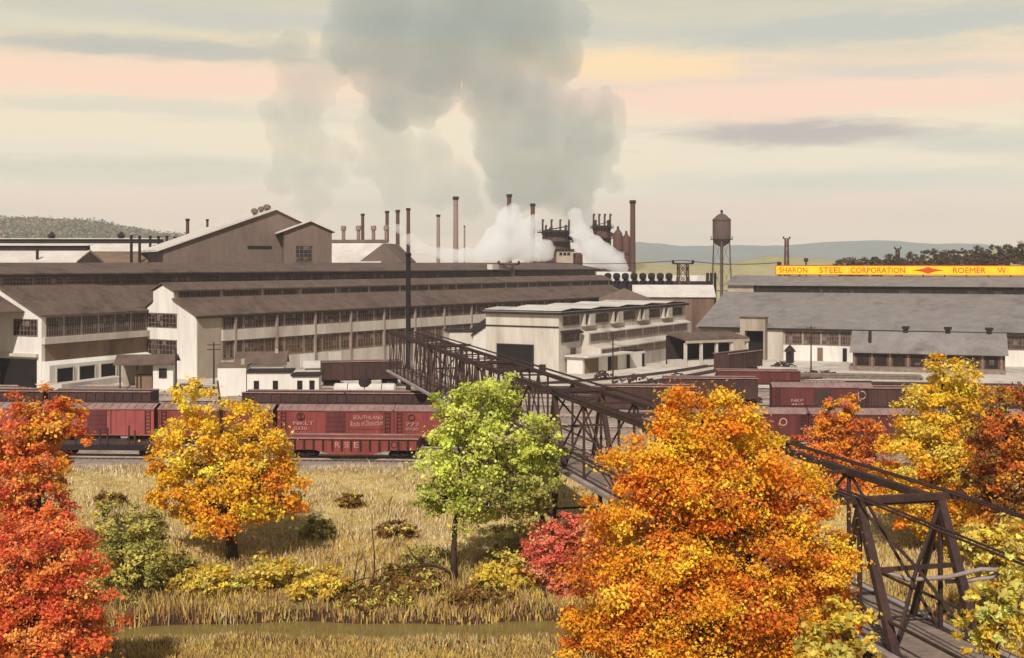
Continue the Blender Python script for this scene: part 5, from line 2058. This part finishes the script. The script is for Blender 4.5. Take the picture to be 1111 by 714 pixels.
def lattice_tower(label, px, top, base_row, D, wt, wb, legs_splay=1.0, name='lattice_tower', arms=True):
    s = D / F
    zt = Z(top, D)
    root = thing(name, label, 'tower', (X(px, D), D, 0), 0.1, 'lattice towers')
    f = MB()
    n = 7
    cs = [(-1, -1), (1, -1), (1, 1), (-1, 1)]

    def c(i, k):
        t = i / n
        h_ = (wb + (wt - wb) * min(1, t * 1.2)) * s / 2
        return (cs[k][0] * h_, cs[k][1] * h_, zt * t)
    for i in range(n):
        for k in range(4):
            f.beam(c(i, k), c(i + 1, k), 0.3)
            f.beam(c(i, k), c(i + 1, (k + 1) % 4), 0.16)
            f.beam(c(i + 1, k), c(i, (k + 1) % 4), 0.16)
            f.beam(c(i + 1, k), c(i + 1, (k + 1) % 4), 0.18)
    f.build('frame', M_stack, root)
    if arms:
        w2 = wt * s * 1.1
        MB().beam((-w2, 0, zt), (w2, 0, zt), 0.4).build('cross_arm', M_trimdark, root)
        for x in (-w2, w2):
            MB().lathe([(.25, zt), (.4, zt + .3), (.25, zt + .9), (.05, zt + 1.0)], 8, (x, 0)).build('insulator', M_trimdark, root)
    return root


lattice_tower('squat lattice tower carrying wires beyond the white shop roof, left of the water tower', 741, 286, 322, 330, 10, 22)
lattice_tower('lattice tower standing up through the mill roofs, left of the white shop', 552, 287, 330, 330, 10, 18)
lattice_tower('slim grey signal tower right of the water tower', 853.5, 259, 286, 540, 3.2, 6, name='signal_tower')
lattice_tower('dark signal tower rising from the trees on the right hill', 974, 270, 292, 520, 3.0, 5, name='signal_tower')
for px, row, lab in ((845.5, 284, 'left small dark post on the green hillside behind the sign'), (874.5, 280, 'small dark tank on a post behind the sign left of the hill trees')):
    D = 500
    s = D / F
    root = thing('hill_post', lab, 'post', (X(px, D), D, 0), 0, 'posts on the hillside')
    MB().tube([(0, 0, 0), (0, 0, Z(row + 4, D))], .35, 6).build('pole', M_trimdark, root)
    MB().lathe([(.8, Z(row + 4, D)), (1.0, Z(row + 2, D)), (.7, Z(row, D))], 8).build('cap', M_trimdark, root)


def water_tower():
    D = 430
    s = D / F
    root = thing('water_tower', 'rusty brown water tower with a conical cap on six tall legs', 'water tower', (X(783, D), D, 0))
    r = 9.8 * s
    zt = Z(229, D)
    z1, z0 = Z(239, D), Z(259, D)
    MB().lathe([(r * .3, z0 - 2.6), (r * .75, z0 - 1.8), (r, z0 - .3), (r, z1)], 28).build('tank', M_wtower, root, False)
    ro = MB().lathe([(r * 1.08, z1), (r * 1.02, z1 + .25), (r * .45, z1 + 1.9), (.35, zt - .8), (.3, zt - .4)], 28).build('roof', M_wtower, root, False)
    MB().lathe([(.45, zt - .5), (.5, zt), (.1, zt + .5)], 10).build('finial', M_trimdark, ro)
    b = MB().lathe([(r * 1.22, z0 - .45), (r * 1.22, z0 - .2), (r * .98, z0 - .19)], 28)
    for k in range(24):
        t = 2 * PI * k / 24
        b.beam((r * 1.2 * math.cos(t), r * 1.2 * math.sin(t), z0 - .2), (r * 1.2 * math.cos(t), r * 1.2 * math.sin(t), z0 + .9), .07)
    b.build('balcony', M_trimdark, root)
    n = 6
    for k in range(n):
        t = 2 * PI * k / n + .35
        MB().beam((r * .98 * math.cos(t), r * .98 * math.sin(t), z0 - .3), (r * 1.4 * math.cos(t), r * 1.4 * math.sin(t), 0), .42).build('leg', M_wtower, root)
    for z in (.36, .68):
        q = MB()
        rr = r * (1.4 - .42 * z)
        for k in range(n):
            t, t2 = 2 * PI * k / n + .35, 2 * PI * (k + 1) / n + .35
            q.beam((rr * math.cos(t), rr * math.sin(t), z * z0), (rr * math.cos(t2), rr * math.sin(t2), z * z0), .2)
            zz = (z + .3) * z0
            r3 = r * (1.4 - .42 * min(1, z + .3))
            q.beam((rr * math.cos(t), rr * math.sin(t), z * z0), (r3 * math.cos(t2), r3 * math.sin(t2), min(zz, z0 - .5)), .09)
        q.build('brace', M_wtower, root)
    MB().tube([(0, 0, 0), (0, 0, z0 - 2)], .55, 10).build('riser_pipe', M_wtower, root)


water_tower()

# wires between the lattice tower and the water tower side
wr = thing('power_line', 'pair of thin wires slung from the squat lattice tower', 'wires', (X(741, 330), 330, 0))
for y in (-.6, .6):
    z0 = Z(286, 330) + .9
    for x1, dz in ((26, -.6), (-40, -.4)):
        MB().tube([(x1 * t, y, z0 + dz * t - 3.0 * t * (1 - t)) for t in [i / 8 for i in range(9)]], .09, 5).build('wire', M_trimdark, wr)

# trees on the right hill
HT = [(918, 291, 15, 13), (933, 290, 13, 12), (951, 290, 13, 12), (967, 288, 13, 15), (988, 288, 16, 16), (1008, 286, 18, 18), (1028, 285, 16, 16), (1046, 283, 15, 15), (1062, 281, 14, 15),
      (1078, 280, 15, 15), (1095, 279, 14, 16), (1110, 278, 16, 16), (1130, 277, 16, 16)]
for i, (px, row, hw_, hh) in enumerate(HT):
    D = 515 + (i % 3) * 7
    b = (X(px, D), D, Z(row + 9, D))
    where = ['leftmost round dark tree on the right hill, standing apart', 'round dark tree second from the left on the right hill', 'small round dark tree left of the hill signal tower',
             'dark tree just behind the hill signal tower', 'broad dark tree right of the hill signal tower', 'bushy dark tree near the middle of the hill row', 'dark tree above the word after the diamond',
             'dark tree right of the middle of the hill row', 'rusty tree climbing the right hill above the sign end', 'dark tree on the crest of the right hill', 'tree at the right edge of the hill crest',
             'hill tree cut by the right edge', 'hill tree beyond the right edge'][i]
    make_tree('hill_tree', where, b, [lobe(px, row - hh * .4, hw_ * .62, hh * .5, D, b, 0), lobe(px - hw_ * .4, row, hw_ * .55, hh * .5, D, b, 0), lobe(px + hw_ * .4, row, hw_ * .55, hh * .5, D, b, 0),
                                      lobe(px, row + 4, hw_ * .8, 6, D, b, 0)],
              110, 40, 0.6, [pal((92, 82, 50), (78, 70, 48), (116, 86, 54), (100, 68, 48))], 0.3, 1.5, group='trees on the right hill', limbs=5)


# ------------------------------------------------------------------ smoke and steam
def volume_mat(name, col, dens, aniso=0.2, noise_scale=None, lo=0.42, gain=4.0):
    m = bpy.data.materials.new(name)
    m.use_nodes = True
    nt = NT(m.node_tree)
    nt.n.clear()
    out = nt.add('ShaderNodeOutputMaterial')
    v = nt.add('ShaderNodeVolumePrincipled')
    v.inputs['Color'].default_value = col
    v.inputs['Density'].default_value = dens
    v.inputs['Anisotropy'].default_value = aniso
    nt.link(v.outputs[0], out.inputs['Volume'])
    if noise_scale:
        tc = nt.add('ShaderNodeTexCoord')
        n = nt.noise(tc.outputs['Object'], noise_scale, 4, 0.6, 0.4)
        d = nt.math('MULTIPLY', nt.math('SUBTRACT', n, lo, clamp=True), gain * dens)
        nt.link(d, v.inputs['Density'])
    return m


def billow(name, label, blobs, D, m, vox, kind='stuff', jitter=0.5, dscale=9.0, damt=4.0, sub=3):
    """a mass of smoke: overlapping puffs (px, row, radius px, offset m) merged into one closed volume"""
    vs, fs = [], []
    s = D / F
    ico = bpy.data.meshes.new('puff')
    import bmesh
    bm = bmesh.new()
    bmesh.ops.create_icosphere(bm, subdivisions=2, radius=1.0)
    iv = np.array([v.co[:] for v in bm.verts])
    bm.faces.ensure_lookup_table()
    iff = np.array([[v.index for v in f.verts] for f in bm.faces])
    bm.free()
    bpy.data.meshes.remove(ico)
    off = 0
    for px, py, r, dy in blobs:
        c = P(px, py, D)
        R_ = r * s
        todo = [(np.array([c.x, c.y + dy, c.z]), R_)]
        for k in range(7):
            d = rng.normal(size=3)
            d /= np.linalg.norm(d)
            todo.append((todo[0][0] + d * R_ * rng.uniform(.6, .95), R_ * rng.uniform(.28, .5)))
        for cc_, rr in todo:
            vs.append(iv * rr * np.array([1, 1, .92]) + cc_)
            fs.append(iff + off)
            off += len(iv)
    o = np_mesh(name, np.concatenate(vs), np.concatenate(fs), m)
    rm = o.modifiers.new('merge', 'REMESH')
    rm.mode = 'VOXEL'
    rm.voxel_size = vox
    t = bpy.data.textures.new(name + '_clouds', 'CLOUDS')
    t.noise_scale = dscale
    t.noise_depth = 4
    dm = o.modifiers.new('billow', 'DISPLACE')
    dm.texture = t
    dm.strength = damt
    dm.mid_level = 0.5
    dm.texture_coords = 'GLOBAL'
    t2 = bpy.data.textures.new(name + '_fine', 'CLOUDS')
    t2.noise_scale = dscale * 0.4
    t2.noise_depth = 3
    d2 = o.modifiers.new('curl', 'DISPLACE')
    d2.texture = t2
    d2.strength = damt * 0.24
    d2.mid_level = 0.5
    d2.texture_coords = 'GLOBAL'
    tag(o, label, None, None, kind)
    return o


V_grey = volume_mat('smoke_grey', S(210, 220, 222), 0.040, 0.1)
V_thin = volume_mat('smoke_thin', S(212, 220, 220), 0.027, 0.1)
V_white = volume_mat('steam_white', S(255, 255, 255), 0.30, 0.0)
billow('smoke', 'big grey plume of furnace smoke spreading to the top left over the skyline',
       [(640, 262, 14, 0), (632, 240, 20, 0), (622, 215, 26, 4), (600, 195, 36, 0), (628, 180, 36, 0), (640, 150, 34, 6), (655, 118, 24, 0), (618, 130, 36, 0), (590, 160, 40, -6), (575, 120, 44, 0), (560, 200, 36, 6),
        (545, 160, 36, 0), (540, 100, 44, 4), (530, 60, 46, 0), (480, 60, 50, 6), (420, 55, 48, 0), (380, 45, 36, 0), (460, 100, 40, -4), (430, 110, 34, 0), (480, 20, 60, 0), (560, 20, 60, 0), (410, 10, 56, 0), (600, 60, 36, 0),
        (520, -30, 60, 0), (668, 200, 12, 0), (666, 130, 16, 0), (655, 160, 22, 0), (650, 190, 18, 0)], 520, V_grey, 1.5, dscale=7, damt=7)
billow('smoke', 'middle column of thin grey smoke above the trio of smokestacks',
       [(432, 222, 14, 0), (428, 205, 20, 0), (420, 185, 26, 0), (425, 160, 30, 0), (415, 135, 30, 0), (440, 185, 24, 4), (470, 170, 26, 0), (500, 200, 24, 0), (480, 205, 26, 0), (510, 225, 18, 0), (420, 110, 26, 0), (395, 180, 18, 0), (455, 210, 16, 0)], 470, V_thin, 1.4, dscale=6, damt=5.5)
billow('smoke', 'left column of thin grey smoke drifting above the tallest gabled shed',
       [(312, 62, 20, 0), (320, 80, 24, 0), (345, 85, 26, 0), (330, 110, 28, 0), (298, 122, 20, 0), (320, 140, 26, 0), (340, 158, 22, 0), (312, 172, 20, 0), (330, 195, 22, 0), (300, 198, 16, 0), (365, 72, 24, 0), (318, 46, 18, 0), (345, 180, 18, 0), (338, 222, 16, 0), (300, 150, 14, 0), (385, 60, 24, 0), (372, 165, 16, 0), (360, 190, 18, 0), (350, 215, 14, 0)],
       500, V_thin, 1.4, dscale=6, damt=5.5)
billow('steam', 'white steam boiling up between the smokestacks left of the furnaces',
       [(545, 268, 21, 0), (562, 260, 18, 0), (528, 272, 14, 0), (590, 270, 12, 0), (552, 245, 16, 0), (570, 250, 13, 0), (575, 272, 15, 0), (590, 276, 10, 0), (535, 278, 10, 0), (556, 228, 9, 0), (580, 238, 8, 0)], 452, V_white, 1.6, dscale=5, damt=3)
billow('steam', 'white steam rolling down between the two blast furnaces',
       [(640, 268, 15, 0), (630, 252, 12, 0), (652, 278, 16, 0), (668, 282, 12, 0), (624, 232, 9, 0), (665, 286, 11, 0), (636, 285, 12, 0), (645, 262, 8, 0), (628, 242, 7, 0), (676, 290, 7, 0)], 432, V_white, 1.4, dscale=5, damt=2.6)
billow('steam', 'low white steam behind the mill ridge around the tall pale smokestack',
       [(490, 278, 10, 0), (505, 276, 10, 0), (478, 275, 8, 0), (520, 280, 9, 0), (462, 272, 8, 0), (447, 256, 6, 0), (440, 262, 7, 0), (432, 248, 6, 0), (422, 245, 4, 0), (455, 270, 9, 0)], 412, V_white, 1.4, dscale=5, damt=2.4)

# ------------------------------------------------------------------ haze
hz = MB().box(-6500, 6500, -60, 7400, -5.5, 330)
hm = volume_mat('haze', S(234, 238, 244), 0.00014, 0.0)
tag(hz.build('haze', hm), 'thin pale haze over the valley', None, None, 'stuff')
